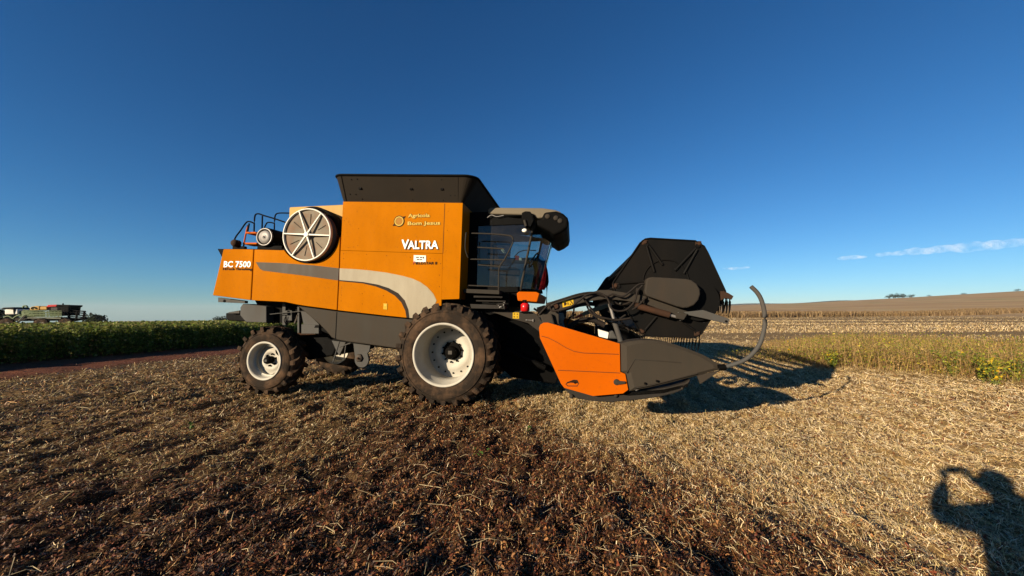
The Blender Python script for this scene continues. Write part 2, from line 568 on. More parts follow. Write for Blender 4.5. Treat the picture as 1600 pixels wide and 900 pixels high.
def gz(x, y):
    x, y = np.asarray(x, float), np.asarray(y, float)
    return terrain(x, y) + micro(x, y)

def scatter_strips(name, x, y, z, length, width, yaw, tilt, bend, tint, mat, parent=None):
    """bent narrow strips (two quads each)"""
    n = len(x)
    d = np.stack([np.cos(yaw) * np.cos(tilt), np.sin(yaw) * np.cos(tilt), np.sin(tilt)], -1)
    roll = rng.uniform(-0.9, 0.9, n)
    sx = np.stack([-np.sin(yaw), np.cos(yaw), np.zeros(n)], -1)
    upv = np.cross(d, sx)
    side = sx * np.cos(roll)[:, None] + upv * np.sin(roll)[:, None]
    c = np.stack([x, y, z], -1)
    a = c - d * (length / 2)[:, None]
    e = c + d * (length / 2)[:, None]
    mid = c + upv * (bend * length)[:, None] * -1 + sx * (bend * length * 0.6)[:, None]
    hw = (width / 2)[:, None]
    V = np.stack([a - side * hw * .7, a + side * hw * .7, mid - side * hw, mid + side * hw, e - side * hw * .6, e + side * hw * .6], 1)
    base = (np.arange(n) * 6)[:, None]
    Q = np.concatenate([base + np.array([0, 1, 3, 2]), base + np.array([2, 3, 5, 4])], 0)
    T = np.repeat(tint, 6, axis=0)
    return np_mesh(name, V.reshape(-1, 3), Q, mat, parent, tint=T)

def polar(n, r0, r1, a0=-80, a1=80, power=0.0):
    u = rng.uniform(0, 1, n)
    r = np.exp(np.log(r0) + u * (np.log(r1) - np.log(r0)))
    a = np.radians(rng.uniform(a0, a1, n))
    return r * np.sin(a), r * np.cos(a), r

WARM = np.array([1.30, 1.02, 0.86])
# pale straw lying on the soil
NS = 720000
sx_, sy_, sr_ = polar(NS, 1.6, 26)
cv, tk = coverage(sx_, sy_)
keep = rng.uniform(0, 1, NS) < np.clip(-0.03 + 1.02 * cv, 0.02, 1) * (1 - 0.97 * tk)
sx_, sy_, sr_, cv = sx_[keep], sy_[keep], sr_[keep], cv[keep]
n = len(sx_)
row_yaw = math.atan2(ROW[1], ROW[0])
lie = row_yaw + R(26) * sstep(-0.5, 3.0, sx_ - .1 * sy_) + 0.9 * (fbm(sx_ * .7, sy_ * .7, 2, 23) - .5)
yaw = np.where(rng.uniform(0, 1, n) < 0.66, lie + rng.normal(0, 0.36, n), rng.uniform(0, math.pi, n))
length = rng.lognormal(math.log(0.037), 0.6, n) * np.clip(sr_ / 6, 1, 2.0)
length = np.clip(length, 0.015, 0.24)
width = rng.uniform(0.0016, 0.0042, n) * np.clip(sr_ / 4.5, 1, 3.2)
pal = np.array([[1.02, 0.77, 0.42], [0.88, 0.61, 0.29], [0.60, 0.38, 0.16], [1.12, 0.92, 0.60], [0.36, 0.205, 0.085], [0.80, 0.62, 0.25]])
pd = np.array([[0.80, 0.56, 0.26], [0.22, 0.11, 0.042], [0.12, 0.056, 0.022], [0.06, 0.028, 0.013], [0.40, 0.22, 0.08], [0.20, 0.07, 0.024]])
k1, k2 = rng.integers(0, 6, n), rng.integers(0, 6, n)
t_ = np.where((rng.uniform(0, 1, n) < 0.12 + 0.95 * cv)[:, None], pal[k1], pd[k2] * WARM) * rng.uniform(0.7, 1.15, n)[:, None]
zz = gz(sx_, sy_) + rng.uniform(0.002, 0.030, n)
straw = scatter_strips('straw_litter', sx_, sy_, zz, length, width, yaw, rng.normal(0, 0.42, n), rng.normal(0, 0.05, n), t_, M['straw'])
tag(straw, 'pale chopped straw strewn over the dark harvested soil', 'straw', kind='stuff')

# a few long bent stems on top
NB = 4200
bx_, by_, br_ = polar(NB, 1.8, 14)
cv_, tk_ = coverage(bx_, by_)
k_ = tk_ < .3
bx_, by_, br_, cv_ = bx_[k_], by_[k_], br_[k_], cv_[k_]
n = len(bx_)
lb = rng.uniform(.09, .26, n)
longs = scatter_strips('long_straws', bx_, by_, gz(bx_, by_) + rng.uniform(.012, .03, n), lb, rng.uniform(.0028, .0048, n) * np.clip(br_ / 5, 1, 2.2), rng.uniform(0, math.pi, n), rng.normal(0, .10, n), rng.normal(0, .14, n), np.array([.74, .58, .32]) * rng.uniform(.6, 1.1, n)[:, None], M['straw'])
tag(longs, 'long bent pale stems lying on top of the litter', 'straw stems', kind='stuff')

# curled dead leaves and pods between the straw
NL = 400000
lx, ly, lr = polar(NL, 1.6, 22)
cv, tk = coverage(lx, ly)
keep = rng.uniform(0, 1, NL) < (1.0 - 0.75 * cv) * (1 - 0.95 * tk)
lx, ly, lr, cv = lx[keep], ly[keep], lr[keep], cv[keep]
n = len(lx)
ll = rng.uniform(0.010, 0.034, n) * np.clip(lr / 6, 1, 1.8)
pl = np.array([[0.045, 0.021, 0.0095], [0.065, 0.03, 0.012], [0.11, 0.052, 0.019], [0.022, 0.011, 0.0062], [0.28, 0.16, 0.062], [0.13, 0.04, 0.0145]])
leftish = (lx < -2) & (ly > 4)
t_ = pl[rng.integers(0, 6, n)] * WARM * rng.uniform(0.75, 1.35, n)[:, None]
t_ = np.where((leftish & (rng.uniform(0, 1, n) < 0.45))[:, None], np.array([0.27, 0.215, 0.085]) * rng.uniform(0.6, 1.3, n)[:, None], t_)
litter = scatter_strips('leaf_litter', lx, ly, gz(lx, ly) + rng.uniform(0.002, 0.026, n), ll, ll * rng.uniform(0.25, 0.6, n), rng.uniform(0, 2 * math.pi, n), rng.normal(0, 0.5, n), rng.normal(0.0, 0.22, n), t_, M['straw'])
tag(litter, 'brown curled dead leaves and pods covering the soil', 'dead leaves', kind='stuff')

# short cut stems and flattened straw still standing proud of the soil, out to the far stubble
NT = 480000
tx, ty, tr = polar(NT, 3.0, 230, -62, 72)
cv, tk = coverage(tx, ty)
ee = (tx - EDGE_P[0]) * PER[0] + (ty - EDGE_P[1]) * PER[1]
bandn = fbm(tx * .012, (ty - .1 * tx) * .16, 3, 91)
keep = (rng.uniform(0, 1, NT) < np.clip(.02 + .98 * cv, 0, 1) * (1 - .9 * tk) * np.where(tr > 14, sstep(.36, .52, bandn), 1)) & (ee > 1.2)
tx, ty, tr, cv = tx[keep], ty[keep], tr[keep], cv[keep]
n = len(tx)
sc_ = np.clip(tr / 8, 1, 8)
ln_ = rng.uniform(.025, .075, n) * sc_ ** .7
t_ = np.where((rng.uniform(0, 1, n) < .1 + .95 * cv)[:, None], pal[rng.integers(0, 6, n)], pd[rng.integers(0, 6, n)]) * rng.uniform(.75, 1.2, n)[:, None]
stub = scatter_strips('stubble_stems', tx, ty, gz(tx, ty) + .3 * ln_ * .5, ln_, rng.uniform(.003, .006, n) * sc_ ** .8, rng.uniform(0, 2 * math.pi, n), rng.uniform(.15, 1.2, n), rng.normal(0, .1, n), t_, M['straw'])
tag(stub, 'cut stubble stems standing over the pale harvested ground', 'stubble', kind='stuff')

# ------------------------------------------------------------------ the combine harvester
PSI = R(9.0)
EX = Vector((math.cos(PSI), -math.sin(PSI), 0))
EY = Vector((math.sin(PSI), math.cos(PSI), 0))
EYE = Vector((0, 0, CAMZ))
def ray(u, v):
    cx, cy = (u - 800) / FOC, (450 - v) / FOC
    return Vector((cx, math.cos(PITCH) - cy * math.sin(PITCH), math.sin(PITCH) + cy * math.cos(PITCH)))
_w = EYE + ray(690, 556) * 6.84
ROOT = Vector((_w.x, _w.y, 0.0))
def P(u, v, y):
    """measure (x, z) of a photo point on the machine's side plane at depth y"""
    d = ray(u, v)
    t = (y - (EYE - ROOT).dot(EY)) / d.dot(EY)
    q = EYE + d * t - ROOT
    return (q.dot(EX), q.z)
def PL(pts, y): return [P(u, v, y) for u, v in pts]
def P3(u, v, y):
    x, z = P(u, v, y)
    return (x, y, z)
MIDY = 1.70                                       # the machine's centre plane

combine = empty('combine_harvester', None, (ROOT.x, ROOT.y, 0.0), -PSI)
tag(combine, 'orange combine harvester with dark raised header parked on the stubble', 'combine harvester')
YB = 0.24                                         # the near side panels
YF = 2 * MIDY - YB

# --- rear hood, engine side, lower skirt
hood = PL([(349, 389), (396, 389.6), (391.5, 469), (332, 461.5)], YB)
b = MB().prism(hood, YB, YF)
rear_hood = b.build('rear_hood', M['orange'], combine, 0.015)
cc, cr = (483, 365), 47.0
arc = [(cc[0] + cr * math.cos(R(a)), cc[1] + cr * math.sin(R(a))) for a in range(147, 5, -8)]
eng = [(397.5, 389.8), (441, 391)] + arc + [(531, 370), (529.5, 420), (526.2, 484.4), (505, 481.5), (480, 478.3), (463, 475.5), (445.5, 471.8), (430, 471), (393, 469.2)]
engine_panel = MB().prism(PL(eng, YB), YB, YB + 0.06).build('engine_panel', M['orange'], combine, 0.008)
mid = [(532, 391.4), (691.5, 396.4), (689.5, 480), (684, 488), (664, 498.6), (637, 496.5), (600, 492.8), (527.7, 484.6), (531, 420)]
side_panel = MB().prism(PL(mid, YB), YB, YB + 0.06).build('side_panel', M['orange'], combine, 0.006)
skirt = [(465, 478), (480, 480.2), (526, 486.4), (600, 494.8), (637, 498.5), (656, 500.4), (640, 517), (630, 534), (627, 545.2), (615.6, 544), (540, 533.5), (527, 531), (518, 527.5), (511, 519), (499, 506.5)]
lower_skirt = MB().prism(PL(skirt, YB + .012), YB + 0.012, YB + 0.07).build('lower_skirt', M['grey_panel'], combine, 0.02, 3)
MB().prism(PL([(525.6, 487.6), (526.8, 487.6), (524.6, 531), (523.4, 530.4)], YB + .009), YB + .008, YB + .0125).build('panel_seam', M['black'], lower_skirt)

# grey and silver swoosh on the side panels
yd = YB - 0.004
MB().prism(PL([(399.5, 409.5), (440, 411), (490, 414.6), (529.4, 419.2), (528.4, 438.2), (470, 430), (430, 425.2), (411, 422.8), (406, 420)], yd), yd, YB + .004).build('swoosh_stripe', M['silver_shade'], engine_panel)
up_ = [(530.6, 419.3), (555, 420.5), (578, 422.6), (604, 426), (629, 431), (645, 435.5), (657, 441), (668, 449), (677, 459), (682, 469.5)]
lo_ = [(639, 496.6), (637.5, 484), (632, 470), (622, 458.5), (607, 450.5), (590, 445), (567, 441), (530.2, 438)]
MB().prism(PL(up_ + [(676, 484), (655, 497.8)] + lo_, yd), yd, YB + .004).build('swoosh_stripe', M['silver'], side_panel)
e1 = [(530.2, 437.6), (567, 440.6), (590, 444.6), (607, 450), (622, 458), (632.4, 469.6), (638, 484), (639.6, 496.7)]
e2 = [(635.0, 496.2), (633.2, 485.5), (627, 472.5), (617, 462), (603, 453.8), (587, 447.6), (566, 442.6), (530.2, 439.2)]
yd2 = YB - 0.007
MB().prism(PL(e1 + e2, yd2), yd2, YB + .004).build('swoosh_edge', M['decal_edge'], side_panel)

# fasteners on the panels
def bolts(name, pts, y, r, mat, parent):
    b = MB()
    for u, v in pts:
        x, z = P(u, v, y)
        b.disc(x, z, r, y - 0.004, y + 0.006, 8)
    return absorb(parent, b.build(name, mat, parent))
bolts('panel_screws', [(537, 396), (573, 397.6), (604, 399.5), (641, 402), (672, 404), (537, 404), (688, 412), (687, 430), (686.5, 448), (641, 448), (620, 440), (657, 456), (534, 450), (533, 470), (533.5, 461), (566, 459), (599, 462), (566, 475), (604, 472)], YB, 0.007, M['letter_dark'], side_panel)

# --- grain tank
tank_out = [(536, 315), (723, 317), (717.5, 467), (689.8, 468), (691.8, 396), (532.2, 391)]
grain_tank = MB().prism(PL(tank_out, YB - .002), YB - .002, YF).build('grain_tank', M['orange'], combine, 0.018, 3)
ys_ = YB - 0.0035
s = MB()
s.prism(PL([(694.6, 318), (695.4, 318), (692.4, 396), (691.6, 396)], ys_), ys_, YB + .003)
s.build('panel_seam', M['letter_dark'], grain_tank)
bolts('panel_screws', [(538, 345), (545, 347), (547, 351), (541, 342), (560, 357), (558, 330), (559, 384), (552, 386), (545, 387), (700, 330), (699, 360), (697, 392)], YB - .002, 0.006, M['letter_dark'], grain_tank)

# engine cover and deck behind the screen
ye = 0.62
cover = PL([(452, 323.5), (535, 323.5), (534, 400), (452, 400)], ye)
x0e, x1e = cover[0][0], cover[1][0]
c = MB(); c.box(x0e, x1e + .15, ye, 2.9, cover[2][1] - 0.1, cover[0][1])
engine_cover = c.build('engine_cover', M['cream'], combine, 0.02)  # the cream colour holds the sun's bleaching reflection on this cover
deck = PL([(352, 391), (534, 391), (534, 470), (392, 468)], 0.5)
MB().prism(deck, 0.32, 3.0).build('engine_deck', M['black'], combine)

# rotary screen: a dished rusty drum with six cream spokes
yc = 0.12
scx, scz = P(479.3, 366.5, yc)
sr = 0.5 * (P(479, 325.5, yc)[1] - P(479, 408, yc)[1])
rotary = empty('rotary_screen', combine)
d = MB()
d.lathe(scx, scz, [(0.03, yc + 0.075), (sr * .35, yc + 0.06), (sr * .7, yc + 0.042), (sr * .93, yc + 0.025), (sr * .955, yc + 0.03), (sr * .965, yc + .3), (sr * .965, 0.3)], 72)
d.build('screen_drum', M['screen'], rotary)
d = MB(); d.lathe(scx, scz, [(sr * .945, yc + .01), (sr * .95, yc - .012), (sr * .985, yc - .016), (sr * 1.0, yc), (sr * 1.0, yc + .05), (sr * .945, yc + .05)], 72, close=True)
d.build('screen_rim', M['white'], rotary)
for k, a in enumerate((-4, 53.5, 110.5, 176, 233.5, 290.5)):
    a = R(a)
    ca, sa = math.cos(a), math.sin(a)
    w0, w1 = 0.0155, 0.0115
    pts = [(scx + ca * .03 - sa * w0, scz + sa * .03 + ca * w0), (scx + ca * .03 + sa * w0, scz + sa * .03 - ca * w0),
           (scx + ca * sr * .96 + sa * w1, scz + sa * sr * .96 - ca * w1), (scx + ca * sr * .96 - sa * w1, scz + sa * sr * .96 + ca * w1)]
    MB().prism(pts, yc - .018, yc + 0.02).build('spoke', M['white'], rotary, .004)
    a2 = a + R(29)
    ca, sa = math.cos(a2), math.sin(a2)
    q = [(scx + ca * sr * .42 - sa * .004, scz + sa * sr * .42 + ca * .004), (scx + ca * sr * .42 + sa * .004, scz + sa * sr * .42 - ca * .004),
         (scx + ca * sr * .80 + sa * .006, scz + sa * sr * .80 - ca * .006), (scx + ca * sr * .80 - sa * .006, scz + sa * sr * .80 + ca * .006)]
    m_ = MB()
    m_.add([(q[0][0], yc + .050, q[0][1]), (q[1][0], yc + .050, q[1][1]), (q[2][0], yc + .029, q[2][1]), (q[3][0], yc + .029, q[3][1])], [(0, 1, 2, 3)])
    m_.build('screen_slit', M['black'], rotary)
MB().disc(scx, scz, .05, yc - .03, yc + .03, 12).build('hub', M['white'], rotary, .006)
# shroud round the drum
sh = MB()
shx, shz = P(486, 366, 0.33)
srr = sr * 1.09
sh.lathe(shx, shz, [(sr * .99, 0.36), (srr, 0.34), (srr, 0.7), (sr * .97, 0.7)], 64, close=True)
sh.build('screen_shroud', M['black'], combine)

# air cleaner
ya = 0.42
ax, az_ = P(412.5, 370, ya)
ar = 0.5 * (P(412, 355, ya)[1] - P(412, 385, ya)[1])
cleaner = empty('air_cleaner', combine)
MB().lathe(ax, az_, [(0.0, ya + .03), (ar * .98, ya + .03), (ar, ya + .06), (ar, ya + .75), (0, ya + .75)], 40).build('canister', M['black'], cleaner)
MB().lathe(ax, az_, [(ar * .78, ya + .03), (ar * .80, ya), (ar * .92, ya), (ar * .95, ya + .03)], 40, close=True).build('clamp_ring', M['steel'], cleaner)
MB().lathe(ax, az_, [(0, ya - .005), (ar * .18, ya - .005), (ar * .3, ya + .015), (ar * .62, ya + .0), (ar * .7, ya + .03)], 40).build('end_cap', M['steel'], cleaner)
MB().lathe(ax, az_, [(0, ya - .03), (.015, ya - .03), (.02, ya), (.0, ya)], 12).build('wing_nut', M['steel'], cleaner)
MB().tube([P3(422, 372, .9), P3(437, 371, .9), P3(452, 370, .9)], 0.11, 14).build('intake_pipe', M['black'], combine)
MB().prism(PL([(402, 384), (440, 384), (440, 391.5), (402, 391.5)], .5), .5, 1.1).build('cleaner_bracket', M['black'], combine)

# handrails and ladder at the back of the deck
def tubes(name, paths, r, mat, parent, y):
    b = MB()
    for p in paths:
        pts = [P3(u, v, y) if len(q) == 2 else P3(u, v, q[2]) for q in p for (u, v) in [q[:2]]]
        b.tube(smooth_path(pts, 4) if len(pts) > 2 else pts, r, 8)
    return b.build(name, mat, parent)
tubes('handrail', [[(366.5, 386), (367, 373), (376, 360), (385, 347.5), (391, 346.5), (397, 349)],
                   [(397, 362), (397.5, 345), (399, 336), (404, 334), (413, 337), (430, 342), (446, 347.5)],
                   [(410, 337.5), (409.4, 360)], [(389.5, 349), (387, 362)]], 0.016, M['black'], combine, 0.95)
tubes('handrail', [[(428.5, 366), (429, 345), (430.5, 336), (436, 333), (452, 333)], [(413, 356), (417, 348.5), (422, 347.5), (429, 349)]], 0.014, M['black'], combine, 0.75)
lad = empty('ladder', combine)
for pth in ([(387.5, 352), (384, 366), (380, 388)],):
    tubes('stile', [pth], 0.016, M['deep_orange'], lad, 1.0)
for v in (363.8, 380.5):
    MB().prism(PL([(384.5 - (v - 363) * .25, v - 1.3), (402, v - 1.3), (402, v + 1.3), (384.5 - (v - 363) * .25, v + 1.3)], 1.0), .98, 1.3).build('rung', M['deep_orange'], lad, .004)
lamp = MB()
lx0, lz0 = P(368, 380, .9)
lamp.lathe(lx0, lz0, [(0, .82), (.06, .83), (.08, .86), (.08, .98), (0, .98)], 20)
lamp.build('tail_lamp', M['rust'], combine)
MB().prism(PL([(364.5, 384), (383, 385), (383, 391), (364.5, 391)], .95), .93, 1.0).build('rail_foot', M['black'], combine)

# --- tank extension: flared dark hopper walls
y0b, y0t, y1b, y1t = YB + .01, YB - .22, YF - .01, YF + .22
bl, br = P(535.5, 315.5, y0b), P(722.5, 317.5, y0b)
tl, tr_ = P(518, 273, y0t), P(744, 274.5, y0t)
zt = 0.5 * (tl[1] + tr_[1]); zl, zr = tl[1], tr_[1]
def ring(xa, xb, ya_, yb_, za, zb, rr, n=6):
    out = []
    for cx_, cy_, a0 in ((xb - rr, ya_ + rr, -90), (xb - rr, yb_ - rr, 0), (xa + rr, yb_ - rr, 90), (xa + rr, ya_ + rr, 180)):
        for k in range(n + 1):
            a = R(a0 + 90 * k / n)
            x = cx_ + rr * math.cos(a)
            out.append((x, cy_ + rr * math.sin(a), za + (zb - za) * (x - xa) / (xb - xa)))
    return out
r0 = ring(bl[0], br[0], y0b, y1b, bl[1], br[1], .05)
r1 = ring(tl[0], tr_[0], y0t, y1t, zl, zr, .22)
n_ = len(r0)
hop = MB()
inner = [(p[0] + (-.03 if p[0] > 0 else .03) * 0, p[1], p[2]) for p in r1]
cxm, cym = 0.5 * (tl[0] + tr_[0]), MIDY
ins = lambda p, k: (cxm + (p[0] - cxm) * k, cym + (p[1] - cym) * k, p[2])
vsx = r0 + r1 + [ins(p, .985) for p in r1] + [ins(p, .97) for p in r0]
fsx = []
for i in range(n_):
    j = (i + 1) % n_
    fsx += [(i, j, j + n_, i + n_), (i + n_, j + n_, j + 2 * n_, i + 2 * n_), (i + 2 * n_, j + 2 * n_, j + 3 * n_, i + 3 * n_)]
hop.add(vsx, fsx)
tank_ext = hop.build('tank_extension', M['tank_dark'], combine)
rimb = MB(); rimb.tube([Vector(p) for p in r1] + [Vector(r1[0])], .022, 8)
rimb.build('rim_edge', M['black'], tank_ext)
def on_ext(u, v):
    """point on the near, leaning wall of the extension"""
    t = (315.5 - v) / 42.5
    return P3(u, v, y0b + (y0t - y0b) * t - 0.006)
hb = MB()
for u, v in ((549, 280.5), (558, 279.8), (640, 280.5), (690, 280.8), (547, 303.5), (556, 303.7), (704, 305.5), (711, 305.5), (566, 311), (645, 312.5), (693, 313)):
    p = on_ext(u, v); hb.ball(p, .011, seg=8, rings=5)
absorb(tank_ext, hb.build('bolt_heads', M['black'], tank_ext))
for u, v in ((563, 294.5), (643, 295.5), (691, 295.8)):
    p = on_ext(u, v)
    MB().box(p[0] - .03, p[0] + .03, p[1] - .02, p[1] + .02, p[2] - .018, p[2] + .018).build('latch', M['black'], tank_ext, .006)
for ub, ut in ((541, 533), (716, 716)):
    MB().tube([on_ext(ub, 314), on_ext(ut, 275)], .006, 6).build('wall_seam', M['black'], tank_ext)

# --- lettering
def text(body, name, u, v, h_px, w_px, y, mat, parent, fat=0.0, extrude=0.0015, tilt=-1.2, shear=0.0):
    cu = bpy.data.curves.new(name, 'FONT')
    cu.body = body
    cu.size = 1.0
    cu.offset = fat
    cu.align_x = 'LEFT'; cu.align_y = 'BOTTOM_BASELINE'
    cu.shear = shear
    cu.resolution_u = 3
    o = bpy.data.objects.new(name, cu)
    C.objects.link(o)
    bpy.context.view_layer.update()
    bb = o.bound_box
    w0 = bb[6][0] - bb[0][0]; h0 = bb[6][1] - bb[0][1]
    x0, z0 = P(u, v, y); x1, _ = P(u + w_px, v, y); _, z1 = P(u, v - h_px, y)
    sx__, sz__ = (x1 - x0) / w0, (z1 - z0) / h0
    cu.extrude = extrude / max(sx__, 1e-6)
    o.scale = (sx__, sz__, sx__)
    o.rotation_euler = (R(90), R(-tilt), 0)
    o.location = (x0 - bb[0][0] * sx__, y, z0 - bb[0][1] * sz__)
    bpy.context.view_layer.update()
    me = bpy.data.meshes.new_from_object(o.evaluated_get(bpy.context.evaluated_depsgraph_get()))
    me.materials.clear(); me.materials.append(mat)
    m_ = bpy.data.objects.new(name, me)
    C.objects.link(m_)
    m_.scale, m_.rotation_euler, m_.location, m_.parent = o.scale, o.rotation_euler, o.location, parent
    bpy.data.objects.remove(o)
    return m_
yt = YB - 0.008
text('BC 7500', 'lettering', 349.5, 417.6, 9.6, 42, yt, M['letter_white'], rear_hood, 0.018)
text('HiTech Threshing', 'lettering', 348, 423.2, 5.0, 45, yt, M['letter_dark'], rear_hood, 0.012)
text('VALTRA', 'lettering', 628.6, 390.4, 13.6, 57.4, yt + .001, M['letter_grey'], grain_tank, 0.06)
text('VALTRA', 'lettering', 627.6, 389.3, 13.0, 57, yt - .003, M['letter_white'], grain_tank, 0.02)
text('V', 'lettering', 627.2, 388.2, 13.8, 11.5, yt - .004, M['letter_white'], grain_tank, 0.02)
text('Agrícola', 'lettering', 637.5, 341.8, 7.6, 34, yt + .001, M['letter_dark'], grain_tank, 0.07)
text('Agrícola', 'lettering', 637.5, 341.5, 7.2, 34, yt - .003, M['letter_gold'], grain_tank, 0.025)
text('Bom Jesus', 'lettering', 636.8, 353.8, 7.6, 51, yt + .001, M['letter_dark'], grain_tank, 0.07)
text('Bom Jesus', 'lettering', 636.8, 353.5, 7.2, 51, yt - .003, M['letter_gold'], grain_tank, 0.025)
text('F', 'lettering', 645, 413.0, 5.6, 4.5, yt, M['letter_red'], side_panel, 0.02, shear=0.4)
text('IELDSTAR II', 'lettering', 649.5, 413.2, 4.2, 33, yt, M['letter_dark'], side_panel, 0.015)
# round emblem: a ring with a leaf-shaped arrow at each end
em = MB()
ex_, ez_ = P(623.6, 345.6, yt); er = abs(P(632, 345.6, yt)[0] - ex_)
em.lathe(ex_, ez_, [(er * .98, yt - .001), (er * .86, yt - .001), (er * .86, yt + .004), (er * .98, yt + .004)], 40, close=True)
em.prism([(ex_ + er * .55, ez_ + er * .75), (ex_ + er * 1.2, ez_ + er * .85), (ex_ + er * .85, ez_ + er * .35)], yt - .002, yt + .003)
em.prism([(ex_ - er * .55, ez_ - er * .75), (ex_ - er * 1.2, ez_ - er * .8), (ex_ - er * .85, ez_ - er * .3)], yt - .002, yt + .003)
em.build('emblem', M['letter_dark'], grain_tank)
em = MB(); em.lathe(ex_, ez_, [(er * .85, yt - .0005), (er * .66, yt - .0005), (er * .66, yt + .004), (er * .85, yt + .004)], 40, close=True); em.build('emblem', M['letter_gold'], grain_tank)
em = MB(); em.disc(ex_, ez_, er * .64, yt, yt + .004, 24); em.build('emblem', M['emblem_brown'], grain_tank)
# white sticker with small print, yellow sticker
stk = MB().prism(PL([(646.5, 398.6), (665.5, 399.2), (665.3, 409.8), (646.2, 409.2)], yt), yt, yt + .006).build('sticker', M['white'], side_panel)
pr = MB()
for u0, u1, v in ((650, 654.5, 402), (656, 660, 402.2), (651, 655, 405.6), (655.7, 659.6, 405.8)):
    pr.prism(PL([(u0, v - .8), (u1, v - .8), (u1, v + .8), (u0, v + .8)], yt - .003), yt - .003, yt + .001)
absorb(stk, pr.build('small_print', M['letter_grey'], stk))
MB().prism(PL([(661, 401), (662.6, 401), (662.6, 404), (661, 404)], yt - .003), yt - .003, yt + .001).build('small_print', M['letter_dark'], stk)
yst = MB().prism(PL([(599, 473.8), (605, 474.4), (604.8, 483.8), (598.8, 483.2)], yt), yt, yt + .006).build('sticker', M['yellow'], side_panel)
MB().prism(PL([(600.6, 475.5), (603.4, 475.8), (603.2, 478), (600.4, 477.8)], yt - .002), yt - .002, yt + .001).add([], []).build('small_print', M['letter_gold'], yst)

# --- under the rear: chopper box, hitch, frame members
MB().prism(PL([(379.5, 474.6), (416, 478.5), (416, 504), (384, 503), (375, 492.5), (375.5, 480)], .55), .55, 2.85).build('chopper_box', M['frame_grey'], combine, .01)
MB().prism(PL([(352.5, 489), (380, 489.5), (384, 502.5), (356, 501), (352.5, 498)], .7), .7, 2.7).build('spreader_pan', M['black'], combine, .02)
MB().prism(PL([(342, 464.8), (384, 470), (384, 474), (342, 472.2)], .5), .48, .56).build('hitch_rail', M['frame_grey'], combine, .004)
MB().lathe(*P(350.5, 470.3, .475), [(0, .474), (.03, .474), (.03, .48), (0, .48)], 16).build('rail_hole', M['black'], combine)
MB().prism(PL([(360, 488), (377, 485), (377, 489.5), (360, 489.5)], .65), .6, .9).build('spreader_bracket', M['frame_grey'], combine)
core = PL([(396, 465), (445, 470), (500, 478), (640, 492), (700, 500), (700, 560), (640, 548), (545, 537), (520, 531), (508, 512), (470, 504), (417, 505)], .75)
MB().prism(core, .75, 2.75).build('chassis_core', M['black'], combine)
for (u0, u1, v0, v1, y) in ((441, 446, 474, 508, .6), (464.5, 467.5, 475, 520, .55)):
    MB().prism(PL([(u0, v0), (u1, v0), (u1, v1), (u0, v1)], y), y, y + .08).build('frame_post', M['frame_grey'], combine, .006)
MB().prism(PL([(447, 485), (456, 485), (456, 501), (448, 501)], .58), .58, .70).build('valve_block', M['frame_grey'], combine, .008)
MB().prism(PL([(441.5, 485.5), (449, 485.5), (449, 492), (441.5, 492)], .53), .53, .60).build('valve_plate', M['frame_grey'], combine, .006)
MB().tube([P3(422, 491, .5), P3(442, 489, .5), P3(470, 486.3, .5)], .009, 8).build('control_rod', M['frame_grey'], combine)
MB().tube([P3(461, 505, .6), P3(464, 498, .58), P3(465.5, 492, .56)], .025, 8).build('hose_end', M['silver_shade'], combine)
MB().tube(smooth_path([P3(447, 494, .55), P3(444, 500, .53), P3(447, 506, .56), P3(452, 500, .6)], 4), .009, 6).build('hydraulic_hose', M['hose'], combine)
MB().prism(PL([(470, 486), (478, 487), (499, 507), (500, 521), (487, 521), (474, 506.5)], .4), .4, .46).build('axle_bracket', M['frame_grey'], combine, .006)
MB().prism(PL([(474, 506.5), (501, 507), (501, 521), (474, 521)], .42), .36, .44).build('axle_plate', M['frame_grey'], combine, .006)
MB().prism(PL([(493, 508), (499.5, 508), (498, 512), (491, 512)], .355), .352, .362).build('plate_slot', M['black'], combine)
MB().prism(PL([(464, 518), (475, 515), (494, 518), (500, 523), (464, 524)], .6), .6, 1.2).build('packed_chaff', M['rust'], combine, .02)
MB().tube([P3(440, 548, .5), P3(440, 548, 3.0)], .11, 12).build('rear_axle', M['black'], combine)
MB().prism(PL([(466, 512), (508, 512), (530, 535), (520, 556), (482, 563), (466, 548)], .8), .8, 2.5).build('axle_housing', M['black'], combine, .03)

# drive plate and small frame under the skirt
dp = [(552, 536.5), (578.5, 540), (577, 549), (574, 552)] + [(565 + 9.6 * math.cos(R(a)) * 1.15, 562 + 12.5 * math.sin(R(a))) for a in range(-25, 206, 15)] + [(553.5, 550)]
drive_plate = MB().prism(PL(dp, .42), .42, .47).build('drive_plate', M['frame_grey'], combine, .006)
px_, pz_ = P(560.6, 559.5, .4)
MB().lathe(px_, pz_, [(0, .37), (.03, .37), (.04, .385), (.075, .39), (.085, .42), (0, .42)], 6).build('bearing', M['silver_shade'], drive_plate)
MB().lathe(px_, pz_, [(0, .35), (.018, .35), (.02, .375), (0, .375)], 12).build('shaft_end', M['rust'], drive_plate)
tubes('support_bar', [[(530.5, 533, .4), (520.5, 566, .4)], [(540.5, 540, .4), (537.5, 560, .4)], [(531, 542, .42), (548, 536, .42)]], .013, M['frame_grey'], combine, .4)
MB().prism(PL([(518, 532), (540, 535), (530, 556), (524, 545)], .5), .5, .56).build('support_plate', M['frame_grey'], combine, .006)

